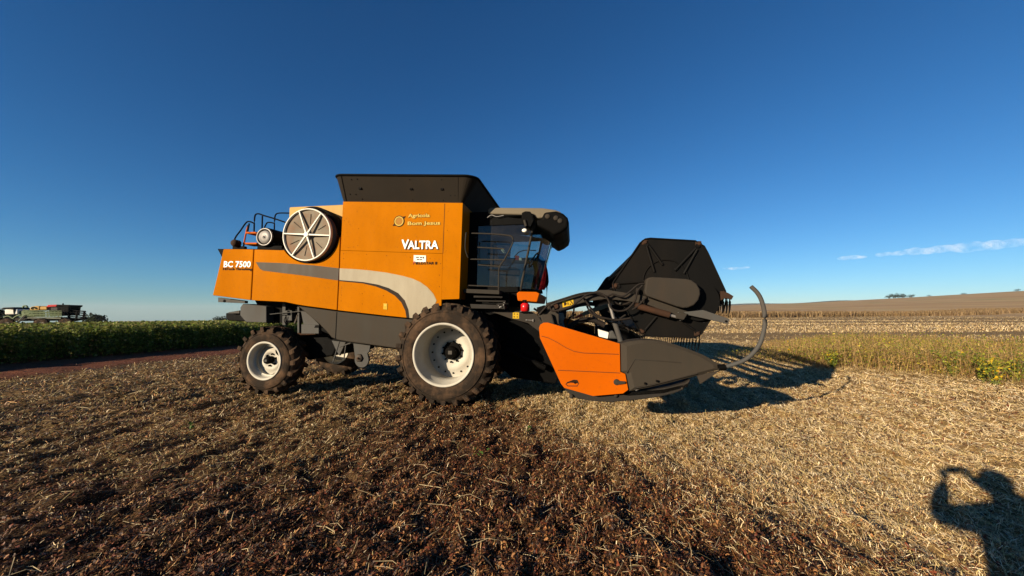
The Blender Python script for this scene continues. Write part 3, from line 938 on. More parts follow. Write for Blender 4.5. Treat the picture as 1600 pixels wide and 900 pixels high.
# --- wheels
def make_wheel(name, cx, cz, y0, width, rad, rim_r, dish, nl, mat_disc, parent, near=True, cap_r=.12, bolt_n=10, ring_n=0):
    """y0: outer tyre face; the rim dishes inward by dish"""
    w = empty(name, parent)
    s = 1 if near else -1
    Y = lambda t: y0 + s * t
    core_r = rad - 0.040
    prof = [(rim_r, .035), (rim_r + .03, .012), (rim_r + .10, -.004), (rim_r + (core_r - rim_r) * .55, .0), (core_r - .10, .02), (core_r - .035, .055), (core_r - .008, .11), (core_r, width * .3), (core_r + .006, width * .5), (core_r, width * .7), (core_r - .008, width - .11), (core_r - .035, width - .055), (core_r - .10, width - .02), (rim_r + .12, width), (rim_r, width - .03)]
    t = MB()
    t.lathe(cx, cz, [(r, Y(y)) for r, y in prof], 96)
    # concentric moulding lines on the sidewall
    for k in (.35, .62):
        rr = rim_r + (core_r - rim_r) * k
        t.lathe(cx, cz, [(rr - .006, Y(.0)), (rr, Y(-.009)), (rr + .006, Y(.0))], 96)
    # chevron lugs
    for side in (0, 1):
        for k in range(nl):
            a0 = 2 * math.pi * (k + .5 * side) / nl
            stations = [(.004, .945, -.055), (.02, .985, -.045), (.05, 1.0, -.03), (.12, 1.0, .02), (width * .5 + .03, 1.0, .26)] if side == 0 else \
                       [(width - .004, .945, -.055), (width - .02, .985, -.045), (width - .05, 1.0, -.03), (width - .12, 1.0, .02), (width * .5 - .03, 1.0, .26)]
            vs_, fs_ = [], []
            for yy, kr, da in stations:
                a = a0 + da * (1.0 if near else -1.0) * 1.0
                top = rad * kr
                bot = core_r * kr - .03
                hw, hb_ = .036 / rad, .052 / rad
                for rr, aa in ((bot, a - hb_), (top, a - hw), (top, a + hw), (bot, a + hb_)):
                    vs_.append((cx + rr * math.cos(aa), Y(yy), cz + rr * math.sin(aa)))
            for i in range(len(stations) - 1):
                for j in range(4):
                    j2 = (j + 1) % 4
                    fs_.append((i * 4 + j, i * 4 + j2, i * 4 + 4 + j2, i * 4 + 4 + j))
            fs_ += [(0, 1, 2, 3), tuple(range(len(vs_) - 1, len(vs_) - 5, -1))]
            t.add(vs_, fs_)
    t.build('tyre', M['rubber'], w)
    m = MB()
    br_ = rim_r - .075
    m.lathe(cx, cz, [(rim_r - .012, Y(.05)), (rim_r + .012, Y(.018)), (rim_r + .014, Y(.002)), (rim_r + .004, Y(-.006)), (rim_r - .022, Y(.0)), (rim_r - .034, Y(.035)),
                     (rim_r - .036, Y(.10)), (br_, Y(.17)), (br_ - .012, Y(dish * .55)), (br_ + .0, Y(dish * .7)), (br_, Y(dish))], 96)
    m.lathe(cx, cz, [(br_, Y(dish)), (br_, Y(width - .15)), (rim_r - .03, Y(width - .06)), (rim_r, Y(width - .01))], 72)
    m.build('rim', M['rim'], w)
    dsc = MB()
    dsc.lathe(cx, cz, [(br_ + .002, Y(dish)), (br_ * .78, Y(dish - .005)), (br_ * .72, Y(dish - .03)), (br_ * .5, Y(dish - .04)), (br_ * .46, Y(dish - .015)), (.02, Y(dish - .01))], 72)
    disc = dsc.build('wheel_disc', mat_disc, w)
    hb = MB()
    hb.lathe(cx, cz, [(0, Y(dish - .17)), (cap_r * .8, Y(dish - .165)), (cap_r, Y(dish - .13)), (cap_r * 1.02, Y(dish - .02)), (0, Y(dish - .02))], 28)
    hub = hb.build('hub_cap', M['black'], w)
    absorb(hub, MB().box(cx - cap_r * .33, cx + cap_r * .33, Y(dish - .174), Y(dish - .16), cz - cap_r * .3, cz + cap_r * .3).build('hub_plate', M['frame_grey'], hub))
    bb = MB()
    for k in range(bolt_n):
        a = 2 * math.pi * (k + .3) / bolt_n
        bb.lathe(cx + br_ * .40 * math.cos(a), cz + br_ * .40 * math.sin(a), [(0, Y(dish - .055)), (.017, Y(dish - .055)), (.02, Y(dish - .01)), (0, Y(dish - .01))], 8)
    absorb(disc, bb.build('wheel_bolts', M['black'], disc))
    if ring_n:
        bb = MB()
        for k in range(ring_n):
            a = 2 * math.pi * (k + .1) / ring_n
            bb.lathe(cx + br_ * .84 * math.cos(a), cz + br_ * .84 * math.sin(a), [(0, Y(dish - .02)), (.016, Y(dish - .02)), (.018, Y(dish + .01)), (0, Y(dish + .01))], 8)
        absorb(disc, bb.build('rim_bolts', M['black'], disc))
    return w
fr_rad = .925
fcx = P(692, 557, 0)[0]
make_wheel('drive_wheel', fcx, fr_rad - .02, 0.0, .74, fr_rad, .555, .57, 25, M['rim'], combine, True, .112, 10, 16)
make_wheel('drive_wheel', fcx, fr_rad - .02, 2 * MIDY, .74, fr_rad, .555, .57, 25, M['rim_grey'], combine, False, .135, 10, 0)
yr = .30
rcx, rcz = P(412, 564, yr)
rrad = 0.5 * (P(414, 508.5, yr)[1] - P(414, 617.5, yr)[1])
rrim = 0.5 * (P(414, 537, yr)[1] - P(414, 596, yr)[1])
make_wheel('steered_wheel', rcx, rcz, yr, .46, rrad, rrim, .22, 18, M['rim'], combine, True, .075, 6)
make_wheel('steered_wheel', rcx, rcz, 2 * MIDY - yr, .46, rrad, rrim, .22, 18, M['rim'], combine, False, .075, 6)
MB().tube([(fcx, .5, fr_rad), (fcx, 2.9, fr_rad)], .17, 16).build('drive_axle', M['black'], combine)

# --- cab
YC, YCF = .78, 2 * MIDY - .78
cab = empty('cab', combine)
cb_r, ct_r = P(740, 452, YC), P(744, 338, YC)          # rear edge of the glass
cb_a, ct_a = P(813, 452, YC), P(835, 348, YC)          # front side pillar
cb_f, ct_f = P(842.5, 454, 1.5), P(866, 366, 1.5)      # where the windscreen bulges most
def plan(rear, a, f, n=9):
    """plan curve of the windscreen from the near pillar round to the far pillar"""
    out = []
    for k in range(n + 1):
        t = -1 + 2 * k / n
        y = MIDY + (MIDY - YC) * t
        x = a[0] + (f[0] - a[0]) * (1 - abs(t) ** 2.3)
        z = a[1] + (f[1] - a[1]) * (1 - abs(t) ** 2.3)
        out.append((x, y, z))
    return out
pb, pt = plan(cb_r, cb_a, cb_f, 14), plan(ct_r, ct_a, ct_f, 14)
g = MB()
g.add(pb + pt, [(i, i + 1, i + 16, i + 15) for i in range(14)], True)
g.build('windscreen', M['glass_clear'], cab)
for y in (YC, YCF):
    if y == YC:
        g = MB()
        g.add([(cb_r[0], y, cb_r[1]), (cb_a[0], y, cb_a[1]), (ct_a[0], y, ct_a[1]), (ct_r[0], y, ct_r[1])], [(0, 1, 2, 3)])
        g.build('side_window', M['glass'], cab)
    else:
        # far side: dark panes added to block sky, clear glass ahead of the seat
        k0, k1 = P(801, 368, y), P(797, 403, y)
        zb_, zt_ = k1[1], k0[1]
        xa_ = lambda z: cb_a[0] + (ct_a[0] - cb_a[0]) * (z - cb_a[1]) / (ct_a[1] - cb_a[1])
        g = MB()
        g.add([(cb_r[0], y, cb_r[1]), (cb_a[0], y, cb_a[1]), (xa_(zb_), y, zb_), (cb_r[0], y, zb_), (k1[0], y, zb_), (k0[0], y, zt_), (cb_r[0], y, zt_), (xa_(zt_), y, zt_), (ct_a[0], y, ct_a[1]), (ct_r[0], y, ct_r[1])],
              [(0, 1, 2, 3), (3, 4, 5, 6), (6, 7, 8, 9)])
        g.build('side_window', M['glass_dark'], cab)
        g = MB()
        g.add([(k1[0], y, zb_), (xa_(zb_), y, zb_), (xa_(zt_), y, zt_), (k0[0], y, zt_)], [(0, 1, 2, 3)])
        g.build('side_window', M['glass_clear'], cab)
    t = MB()
    t.tube([(cb_a[0], y, cb_a[1] - .02), (ct_a[0], y, ct_a[1] + .03)], .022, 8)
    t.build('pillar', M['arm_grey'], cab)
    t = MB()
    t.prism([(cb_r[0] - .30, cb_r[1]), (cb_r[0] + .06, cb_r[1]), (ct_r[0] + .05, ct_r[1]), (ct_r[0] - .34, ct_r[1])], y - .03, y + .03)
    t.build('rear_pillar', M['black'], cab, .01)
    t = MB()
    t.prism([(cb_r[0], cb_r[1] - .06), (cb_a[0], cb_a[1] - .06), (cb_a[0], cb_a[1] + .05), (cb_r[0], cb_r[1] + .05)], y - .025, y + .025)
    t.build('door_sill', M['black'], cab, .008)
    t = MB()
    zz0 = P(744, 352, YC)[1]
    t.prism([(ct_r[0], zz0 - .02), (ct_a[0] - .03, zz0 - .02), (ct_a[0] + .02, ct_a[1] + .04), (ct_r[0], ct_r[1] + .06)], y - .024, y + .024)
    t.build('door_header', M['black'], cab, .008)
# windscreen frame strips
t = MB(); t.tube([(p[0], p[1], p[2] - .015) for p in pb], .03, 8); t.build('windscreen_sill', M['black'], cab)
t = MB(); mx = len(pb) // 2; t.tube([(pb[mx - 2][0] + .02, pb[mx - 2][1], pb[mx - 2][2]), (pt[mx - 2][0] + .02, pt[mx - 2][1], pt[mx - 2][2])], .010, 6); t.build('wiper', M['black'], cab)
# floor, back wall, interior
fl = MB(); fl.prism([(cb_r[0] - .3, cb_a[1] - .12), (cb_f[0] - .12, cb_a[1] - .12), (cb_f[0] - .12, cb_a[1] - .05), (cb_r[0] - .3, cb_a[1] - .05)], YC + .03, YCF - .03)
fl.build('cab_floor', M['black'], cab)
MB().prism([(cb_r[0] - .30, cb_r[1]), (cb_r[0] - .22, cb_r[1]), (ct_r[0] - .26, ct_r[1]), (ct_r[0] - .34, ct_r[1])], YC + .03, YCF - .03).build('back_wall', M['black'], cab)
seat = MB()
sxx = cb_r[0] + .30
zf = cb_a[1] - .05
seat.box(sxx - .05, sxx + .48, MIDY - .27, MIDY + .27, zf + .42, zf + .56)
seat.prism([(sxx - .14, zf + .5), (sxx + .02, zf + .5), (sxx - .06, zf + 1.15), (sxx - .20, zf + 1.15)], MIDY - .25, MIDY + .25)
seat.box(sxx + .05, sxx + .40, MIDY - .2, MIDY + .2, zf, zf + .42)
seat.build('seat', M['dark_panel'], cab, .04, 3)
MB().prism([(sxx - .21, zf + 1.18), (sxx - .09, zf + 1.18), (sxx - .11, zf + 1.36), (sxx - .22, zf + 1.36)], MIDY - .14, MIDY + .14).build('headrest', M['dark_panel'], cab, .03, 3)
MB().box(sxx + .1, sxx + .75, MIDY - .48, MIDY - .32, zf + .62, zf + .72).build('armrest_console', M['dark_panel'], cab, .02)
colm = MB(); colm.tube([(sxx + .95, MIDY, zf), (sxx + .82, MIDY, zf + .72)], .05, 10); colm.build('steering_column', M['black'], cab)
stw = MB()
stw.tube([(sxx + .80 + .10 * math.sin(R(a)) , MIDY + .2 * math.cos(R(a)), zf + .74 + .15 * math.sin(R(a))) for a in range(0, 361, 20)], .016, 6)
stw.tube([(sxx + .80, MIDY - .2, zf + .74), (sxx + .80, MIDY + .2, zf + .74)], .014, 6)
stw.build('steering_wheel', M['black'], cab)
MB().prism(PL([(805, 399), (811, 399.5), (811, 406.5), (805, 406)], 1.2), 1.2, 1.24).build('monitor', M['letter_red'], cab, .005)
MB().prism(PL([(810.8, 402.5), (815, 403), (815, 407), (811, 406.7)], 1.1), 1.1, 1.13).build('monitor_box', M['white'], cab, .005)
MB().prism(PL([(780, 387), (786, 387.5), (790, 395), (788, 396.5), (784, 392.5)], 1.0), 1.0, 1.02).build('paper_note', M['white'], cab)
MB().prism(PL([(774, 431), (781, 431.5), (797, 447), (806, 452), (774, 452)], 1.1), 1.1, 1.16).build('side_console', M['dark_panel'], cab, .01)
MB().tube(smooth_path([P3(803, 402, 1.3), P3(811, 394, 1.3), P3(822, 391, 1.3), P3(838, 391.5, 1.3)], 4), .011, 6).build('grab_bar', M['black'], cab)
# roof with its dark lamp visor
roof_o = [(762, 333.5), (762.5, 327), (766, 324), (847, 324.6), (868, 327.6), (877, 331), (877, 338), (838, 341.5), (834, 336), (770, 334.6)]
ro = PL(roof_o, YC - .06)
rb = MB(); rb.prism(ro, YC - .06, YCF + .06)
rb.build('roof', M['roof_beige'], cab, .03, 3)
xb, zb = P(742, 333, YC); xf, zf2 = P(846, 337, YC)
MB().box(xb - .3, xf, YC - .02, YCF + .02, zb - .10, zb + .015).build('roof_liner', M['black'], cab, .01)
vis_pts = PL([(850, 331.2), (869, 329.2), (880, 333), (887, 339.5), (889, 347), (886.5, 356), (878, 362.5), (866, 368.2), (858, 362), (838, 352), (836, 343), (846, 341)], YC - .10)
visor = MB().prism(vis_pts, YC - .10, YCF + .10).build('lamp_visor', M['black'], cab, .05, 3)
for i, (u, v) in enumerate(((855.5, 338), (868.5, 340.5), (875, 345))):
    x, z = P(u, v, YC - .11)
    l_ = MB(); l_.lathe(x, z, [(0, YC - .115), (.04, YC - .118), (.048, YC - .11), (.05, YC - .09), (0, YC - .09)], 16)
    l_.build('work_light', M['arm_grey'], cab)
for k in range(6):
    yy = YC + .1 + k * (YCF - YC - .2) / 5
    x, z = P(889, 348, YC - .1)
    l_ = MB(); l_.ball((x - .05, yy, z), .07, (.6, 1, .8), 12, 8)
    l_.build('work_light', M['lamp_clear'], cab)
# folded mirror and lamp at the near pillar
mir = MB()
mir.prism(PL([(815.5, 333), (821, 330.5), (829, 331), (833, 338), (834.5, 346), (830, 355), (822, 356.5), (818, 350), (815, 343)], .64), .60, .70)
mirror = mir.build('mirror', M['black'], cab, .02, 3)
MB().tube([P3(819.5, 344, .58), P3(822, 353.5, .58)], .028, 10).build('lamp_barrel', M['arm_grey'], mirror)
MB().ball(P3(819.5, 360, .62), .045, (1.1, .5, .8), 12, 8).build('lamp_lens', M['white'], mirror)
MB().tube(smooth_path([P3(761.5, 340, .7), P3(768, 336, .7), P3(776, 338.5, .7), P3(787, 336.5, .7)], 4), .009, 6).build('roof_handle', M['steel'], cab)
MB().tube(smooth_path([P3(834.5, 341, .66), P3(836.5, 352, .7), P3(835, 358, .74)], 4), .008, 6).build('mirror_cable', M['arm_grey'], mirror)
# orange corner below the windscreen, extinguisher, front bumper
bump_o = PL([(807, 458.5), (811, 455.5), (838, 456), (843, 458.5), (839, 472), (809, 470)], .70)
MB().prism(bump_o, .70, 2 * MIDY - .70).build('front_apron', M['deep_orange'], cab, .015)
MB().prism(PL([(740, 455), (812, 456), (812, 480), (742, 481)], .95), .95, 2.4).build('cab_base', M['black'], cab)

# platform and its rails beside the cab door
yp = .36
platform = empty('access_platform', combine)
MB().prism(PL([(724.5, 451.3), (780, 453.4), (780, 459.8), (724.5, 457.4)], yp), yp, YC - .05).build('deck_plate', M['arm_grey'], platform, .004)
tubes('guard_rail', [[(737, 364.5), (766, 365.4), (795, 368), (801, 372.5), (801, 380), (789, 404), (781.5, 415), (779.5, 425), (779, 453)],
                     [(735, 405), (765, 405.6), (789, 406.2)], [(732, 446), (756, 447), (778.5, 448)],
                     [(746, 386.5), (788, 388.8)], [(747, 414), (782, 416.5)]], .013, M['arm_grey'], platform, yp)
tubes('grab_handle', [[(729.5, 364, .3), (728, 366, .25), (727, 388, .25), (731, 402, .3)]], .012, M['arm_grey'], platform, yp)
tubes('step_frame', [[(743, 464, .4), (785, 464.5, .4)], [(744, 470, .45), (790, 471, .45)], [(776, 476, .4), (790, 474, .4)]], .016, M['dark_panel'], platform, yp)
MB().prism(PL([(741, 462), (782, 463), (782, 466), (741, 465)], .5), .45, .75).build('step', M['dark_panel'], platform, .005)
fender = MB().prism(PL([(736, 475), (790, 477), (790, 483), (738, 482)], .5), .42, .72).build('fender_plate', M['dark_panel'], platform, .006)
bk = MB()
for u, v in ((779, 477), (783, 479.5), (787, 476.5), (788, 473.5), (781, 480)):
    bk.ball(P3(u, v, .41), .018, seg=8, rings=5)
for o_ in [bk.build('bolt_heads', M['steel'], platform)]: absorb(fender, o_)
ext = empty('fire_extinguisher', combine)
ex1, ez1 = P(820.5, 486.5, .62); _, ez2 = P(820.5, 473.5, .62)
t = MB(); t.tube([(ex1, .62, ez1), (ex1, .62, ez1 + .01), (ex1, .62, ez2 - .03), (ex1, .62, ez2)], [.06, .085, .085, .055], 20); t.build('cylinder', M['red'], ext)
t = MB(); t.tube([(ex1, .62, ez2), (ex1, .62, ez2 + .05)], .025, 10); t.box(ex1 - .05, ex1 + .03, .60, .64, ez2 + .04, ez2 + .06); t.build('valve', M['black'], ext)
t = MB(); t.box(ex1 - .09, ex1 + .09, .54, .70, ez1 - .02, ez1 + .0); t.build('bracket', M['black'], ext)

# chassis side plate ahead of the wheel, stickers and pin
yq = .62
plate = MB().prism(PL([(752, 484), (802, 486), (833, 487.4), (841, 494), (849, 506), (845, 520), (825, 505), (797, 497.5), (778, 490.5)], yq), yq, yq + .05).build('chassis_plate', M['arm_grey'], combine, .006)
stq = MB().prism(PL([(801.2, 488), (811.2, 488.4), (811, 498), (801, 497.6)], yq - .003), yq - .003, yq + .004).build('warning_sticker', M['yellow'], plate)
bb = MB()
for u, v in ((803.6, 490.6), (808.4, 490.8), (803.4, 495), (808.2, 495.2)):
    bb.disc(*P(u, v, yq - .005), .012, yq - .006, yq, 6)
absorb(stq, bb.build('pictogram', M['letter_dark'], stq))
t = MB(); t.tube([P3(822, 500, yq - .02), P3(833, 500.6, yq - .02)], .008, 8); t.ball(P3(822.6, 500, yq - .02), .016, seg=8, rings=6); t.tube([P3(833, 498.6, yq - .02), P3(833, 502.6, yq - .02)], .01, 6); t.build('locking_pin', M['steel'], plate)
feeder = PL([(770, 488), (852, 500), (885, 565), (868, 600), (800, 590), (760, 555)], 1.05)
MB().prism(feeder, 1.05, 2.35).build('feeder_house', M['black'], combine, .02)
MB().tube([P3(790, 545, .9), P3(852, 575, .9)], .06, 12).build('lift_cylinder', M['black'], combine)
MB().prism(PL([(700, 488), (770, 488), (790, 530), (740, 560), (690, 540)], .85), .85, 2.55).build('gearbox_housing', M['black'], combine, .02)
MB().tube(smooth_path([P3(834, 482, .9), P3(841, 486, .9), P3(849, 486.5, .9)], 4), .02, 8).build('hydraulic_hose', M['hose'], combine)

MB().prism(PL([(640, 468), (720, 452), (745, 455), (795, 457), (795, 484), (765, 492), (640, 500)], .66), .66, 2.9).build('gap_filler', M['black'], combine)  # black box added to close the bright sky gap between tank and wheel

# --- header: end shields, dividers, trough, arms
YH = -1.40
YHF = 2 * MIDY - YH
header = empty('header', combine)
shield_o = [(842.2, 512), (844.5, 507), (849.5, 504.2), (856, 504), (968.4, 537), (969.2, 581), (977, 584.4), (981.6, 609), (973.5, 614.8), (926.5, 618.8), (881.5, 606), (876.5, 599.5), (843.6, 528)]
def both_ends(fn):
    fn(YH, 1); fn(YHF, -1)
def shield(y, s):
    sh_ = MB().prism(PL(shield_o, YH), y, y + s * .07).build('end_shield', M['deep_orange'], header, .022, 3)
    yy = y - s * .004
    gro = MB()
    def groove(pts, w=.9):
        up2 = [(u, v - w / 2) for u, v in pts]; dn = [(u, v + w / 2) for u, v in pts[::-1]]
        q = PL(up2 + dn, YH)
        gro.prism(q, yy, yy + s * .008)
    groove([(846, 525), (857, 528), (871, 535), (884, 543), (897, 549), (912, 551.6), (967, 553.6)])
    groove([(872, 578.4), (969, 582.8)])
    groove([(884, 600), (886, 597.5), (896, 593.6), (902, 594), (904, 598.5), (902, 603), (887, 603), (884, 600)], .8)
    absorb(sh_, gro.build('pressed_groove', M['rust'], sh_))
    lt = MB()
    x, z = P(963.5, 597, YH)
    lt.lathe(x, z, [(.0, yy - s * .01), (.035, yy - s * .01), (.04, yy), (.04, yy + s * .01)], 16)
    lt.prism(PL([(963, 594.6), (977, 595.6), (977, 599), (966, 600.6)], YH), yy - s * .02, yy)
    lt.build('shield_latch', M['arm_grey'], sh_, .004)
    MB().disc(*P(898.5, 598, YH), .013, yy - s * .004, yy + s * .004, 10).build('latch_hole', M['black'], sh_)
both_ends(shield)
# divider: a pointed box whose outer face has a pressed ridge
div_o = [(969.6, 537), (985, 533.4), (1004, 531.4), (1022, 531.8), (1042, 534.8), (1060, 540), (1079, 546.4), (1104, 556.4), (1128.6, 570.5), (1132.6, 575), (1131, 579.4), (1094, 588.4), (1046, 600), (1016, 606.4), (984, 611.6), (978.4, 590), (977.8, 584), (970.2, 580.6)]
def divider(y, s):
    pts = PL(div_o, YH)
    xr = max(p[0] for p in pts); xl = min(p[0] for p in pts)
    n = len(pts)
    vo, vi, vm = [], [], []
    cxm_, czm_ = sum(p[0] for p in pts) / n, sum(p[1] for p in pts) / n
    for x, z in pts:
        t = max(0.0, (x - xl) / (xr - xl))
        wd = .34 * (1 - t) ** .7 + .05
        off = .10 * t
        vo.append((x, y + s * (off + .02), z)); vi.append((x, y + s * (off + wd), z))
        k = .86
        vm.append((cxm_ + (x - cxm_) * k, y + s * off * k, czm_ + (z - czm_) * k))
    b_ = MB()
    vs_ = vo + vi + vm
    fs_ = []
    for i in range(n):
        j = (i + 1) % n
        fs_ += [(i, j, j + n, i + n), (j, i, i + 2 * n, j + 2 * n)]
    fs_ += [tuple(range(2 * n, 3 * n)), tuple(range(2 * n - 1, n - 1, -1))]
    b_.add(vs_, fs_)
    dv = b_.build('crop_divider', M['grey_panel'], header)
    yy = y - s * .005
    gr = MB()
    def gline(pts_, w=1.0):
        q = [Vector(P3(u, v, YH)) for u, v in pts_]
        for i_, p in enumerate(q):
            t = max(0.0, (p.x - xl) / (xr - xl)); t = (cxm_ + (p.x - cxm_) / .86 - xl) / (xr - xl); p.y = y + s * (.086 * t - .002)
        gr.tube(q, .006, 6)
    gline([(979, 583), (985, 573), (992, 561.5), (1032, 564.4), (1066, 567.5)])
    gline([(992, 607), (1020, 602), (1060, 592.5), (1092, 585)])
    absorb(dv, gr.build('pressed_line', M['arm_grey'], dv))
    bt = MB()
    for u, v in ((1008, 599.2), (1026.5, 595.4)):
        bt.ball((P(u, v, YH)[0], y - s * .0, P(u, v, YH)[1]), .016, seg=10, rings=6)
    absorb(dv, bt.build('bolt_heads', M['black'], dv))
    # lower shoe hanging from the point
    MB().prism(PL([(1092, 588.5), (1127, 580.5), (1114, 590), (1097, 601.5)], YH), y + s * .06, y + s * .10).build('divider_shoe', M['arm_grey'], dv, .004)
    rod = [P3(u, v, YH) for u, v in ((1126, 576), (1137, 574.6), (1160, 567.5), (1172, 561), (1183, 551), (1193, 536), (1199.3, 512), (1199.6, 490), (1195, 470), (1188, 457), (1178, 447))]
    rod = [(x, y + s * .08, z) for x, yy_, z in rod]
    rr_ = smooth_path(rod, 4)
    MB().tube(rr_, .026, 10).build('divider_rod', M['frame_grey'], header)
    MB().tube(rr_[0:5], .040, 10).build('rod_socket', M['black'], header)
    sk = MB()
    sk_o = [(880, 607), (890, 606), (905, 612), (927, 620.6), (973, 617), (1010, 613.6), (1050, 607), (1075, 600), (1083, 594.6), (1081, 600), (1070, 612), (1056, 617.5), (1030, 623.5), (1000, 627.6), (954, 631.6), (920, 629), (897, 624), (886, 615)]
    sk.prism(PL(sk_o, YH), y + s * .10, y + s * .42)
    skd = sk.build('skid_shoe', M['dark_panel'], header, .012)
    bt = MB()
    for u, v in ((893, 621.5), (963.5, 620), (989.5, 610), (1069, 609)):
        bt.ball((P(u, v, YH)[0], y + s * .09, P(u, v, YH)[1]), .03 if u < 1000 else .016, seg=10, rings=6)
    absorb(skd, bt.build('pivot_bolts', M['arm_grey'], header))
    MB().tube([(P(u, v, YH)[0], y + s * .05, P(u, v, YH)[1]) for u, v in ((994, 611), (1003, 606.4), (1007, 603.4))], .012, 6).build('latch_lever', M['steel'], header)
both_ends(divider)
# weeds caught at the skid are part of the mess on the shoe
# trough, back sheet, top beam, cutter bar, auger
tro = [(1078, 602), (1040, 611), (985, 615), (930, 606), (893, 590), (876, 560), (862, 512), (858, 508), (853, 514), (868, 562), (886, 597), (930, 614), (985, 621), (1040, 617), (1079, 606)]
MB().prism(PL(tro, YH), YH + .1, YHF - .1).build('trough', M['black'], header)
MB().prism(PL([(843, 492), (862, 490), (868, 512), (850, 516)], YH), YH + .05, YHF - .05).build('top_beam', M['arm_grey'], header, .02)
agx, agz = P(925, 565, YH)
ag = MB()
ag.tube([(agx, YH + .12, agz), (agx, YHF - .12, agz)], .16, 18)
turns, steps = 11, 11 * 14
va, fa = [], []
for i in range(steps + 1):
    t = i / steps
    a = turns * 2 * math.pi * (t if t < .5 else 1 - t)
    y = YH + .13 + t * (YHF - YH - .26)
    for r_ in (.15, .29):
        va.append((agx + r_ * math.cos(a), y, agz + r_ * math.sin(a)))
for i in range(steps):
    fa.append((2 * i, 2 * i + 1, 2 * i + 3, 2 * i + 2))
ag.add(va, fa, True)
ag.build('auger', M['black'], header)
gd = MB()
gx, gzz = P(1074, 604, YH)
for k in range(76):
    y = YH + .2 + k * .0762
    if y < YHF - .2:
        gd.prism([(gx - .02, gzz - .012), (gx + .11, gzz), (gx - .02, gzz + .012)], y - .012, y + .012)
gd.build('knife_guards', M['arm_grey'], header)
# lifting arms beside the reel, near one traced from the photo, far one the same
def arm(y, s, near):
    a_ = MB()
    a_.prism(PL([(855, 473), (880, 466), (910, 459.6), (937, 453.2), (950, 453), (975, 457), (1007, 462.4), (1040, 474), (1076, 487), (1072, 497), (1046, 489), (1012, 476), (975, 469.5), (945, 467), (915, 471.5), (897, 477), (873, 484), (873, 507), (858, 505), (841, 494), (846, 486)], YH + .12), y + s * .12, y + s * .20)
    am = a_.build('reel_arm', M['arm_grey'], header, .01)
    MB().prism(PL([(838.5, 480.6), (851, 476.6), (853.5, 486.2), (841, 491)], YH + .1), y + s * .08, y + s * .12).build('arm_cap', M['black'], am, .004)
    MB().prism(PL([(1068, 487.6), (1084, 486), (1099, 484.4), (1140.5, 498.4), (1137.4, 506), (1100, 497.5), (1074, 492)], YH + .07), y + s * .07, y + s * .13).build('arm_extension', M['frame_grey'], am, .005)
    MB().disc(*P(1134.5, 502, YH + .07), .014, y + s * .062, y + s * .075, 10).build('pin', M['black'], am)
    MB().disc(*P(868.5, 478.4, YH + .12), .035, y + s * .09, y + s * .125, 12).build('pivot_pin', M['rust'], am)
    bh = MB()
    for u, v in ((1013.5, 465), (1060, 489), (1066, 493), (1071.5, 492), (1068, 497.5), (1063, 500), (918, 466), (969, 474)):
        bh.ball((P(u, v, YH + .12)[0], y + s * .115, P(u, v, YH + .12)[1]), .013, seg=8, rings=5)
    absorb(am, bh.build('bolt_heads', M['frame_grey'], am))
    cy = MB()
    p0, p1, p2 = (Vector((P(u, v, YH + .08)[0], y + s * .08, P(u, v, YH + .08)[1])) for u, v in ((992, 477), (1046, 492), (1067, 498)))
    cy.tube([p0, p1], .042, 14)
    MB().tube([p1, p2], .02, 10).build('cylinder_rod', M['steel'], am)
    cy.build('reel_cylinder', M['rust'] if near else M['arm_grey'], header)
    MB().prism(PL([(1055, 488.5), (1074, 490), (1068, 499.5), (1056, 497.5)], YH + .06), y + s * .045, y + s * .07).build('cylinder_bracket', M['arm_grey'], header, .004)
    c2 = MB()
    q0, q1, q2 = (Vector((P(u, v, YH + .3)[0], y + s * .30, P(u, v, YH + .3)[1])) for u, v in ((952, 474), (960, 502), (970.5, 535)))
    c2.tube([q1, q2], .036, 12)
    lc = c2.build('lift_cylinder', M['frame_grey'], header)
    MB().tube([q0, q1], .022, 10).build('cylinder_rod', M['steel'], lc)
    return am
near_arm = arm(YH, 1, True)
arm(YHF, -1, False)
ysk = YH + .115
wst = MB().prism(PL([(878.4, 470.6), (895.8, 468), (896.3, 476), (879.3, 480.4)], ysk), ysk, ysk + .008).build('warning_sticker', M['yellow'], near_arm)
pic = MB()
yk = ysk - .003
for pts in ([(881, 473), (884, 472.2), (885.5, 474.5), (884, 477), (881.4, 477.6)], [(886.5, 472.5), (887.8, 472.2), (888.4, 476), (887, 476.6)], [(890.6, 470.4), (892, 470), (895.4, 474), (894.6, 475.2)], [(890.2, 475), (892, 474.2), (892.2, 475.6), (890.6, 476.6)]):
    pic.prism(PL(pts, yk), yk, yk + .004)
absorb(wst, pic.build('pictogram', M['letter_dark'], wst))
yg = YH + .5
MB().prism(PL([(898, 496), (910, 488.4), (923, 482.2), (954, 473.4), (955, 478.4), (925, 489.4), (898.4, 498)], yg), yg, yg + .05).build('reflector_bar', M['pale_green'], header, .005)
MB().prism(PL([(898, 496), (908, 490), (911, 493), (898.4, 498)], yg - .002), yg - .004, yg).build('reflector', M['letter_red'], header)
ybx = YH + .55
MB().prism(PL([(935, 514.5), (951.5, 519.5), (950, 529.5), (936, 526)], ybx), ybx, ybx + .16).build('oil_box', M['white'], header, .01)
MB().prism(PL([(952, 519), (958, 516), (966, 530), (951, 529.5)], ybx), ybx + .01, ybx + .14).build('valve_block', M['frame_grey'], header, .02)
hz = MB()
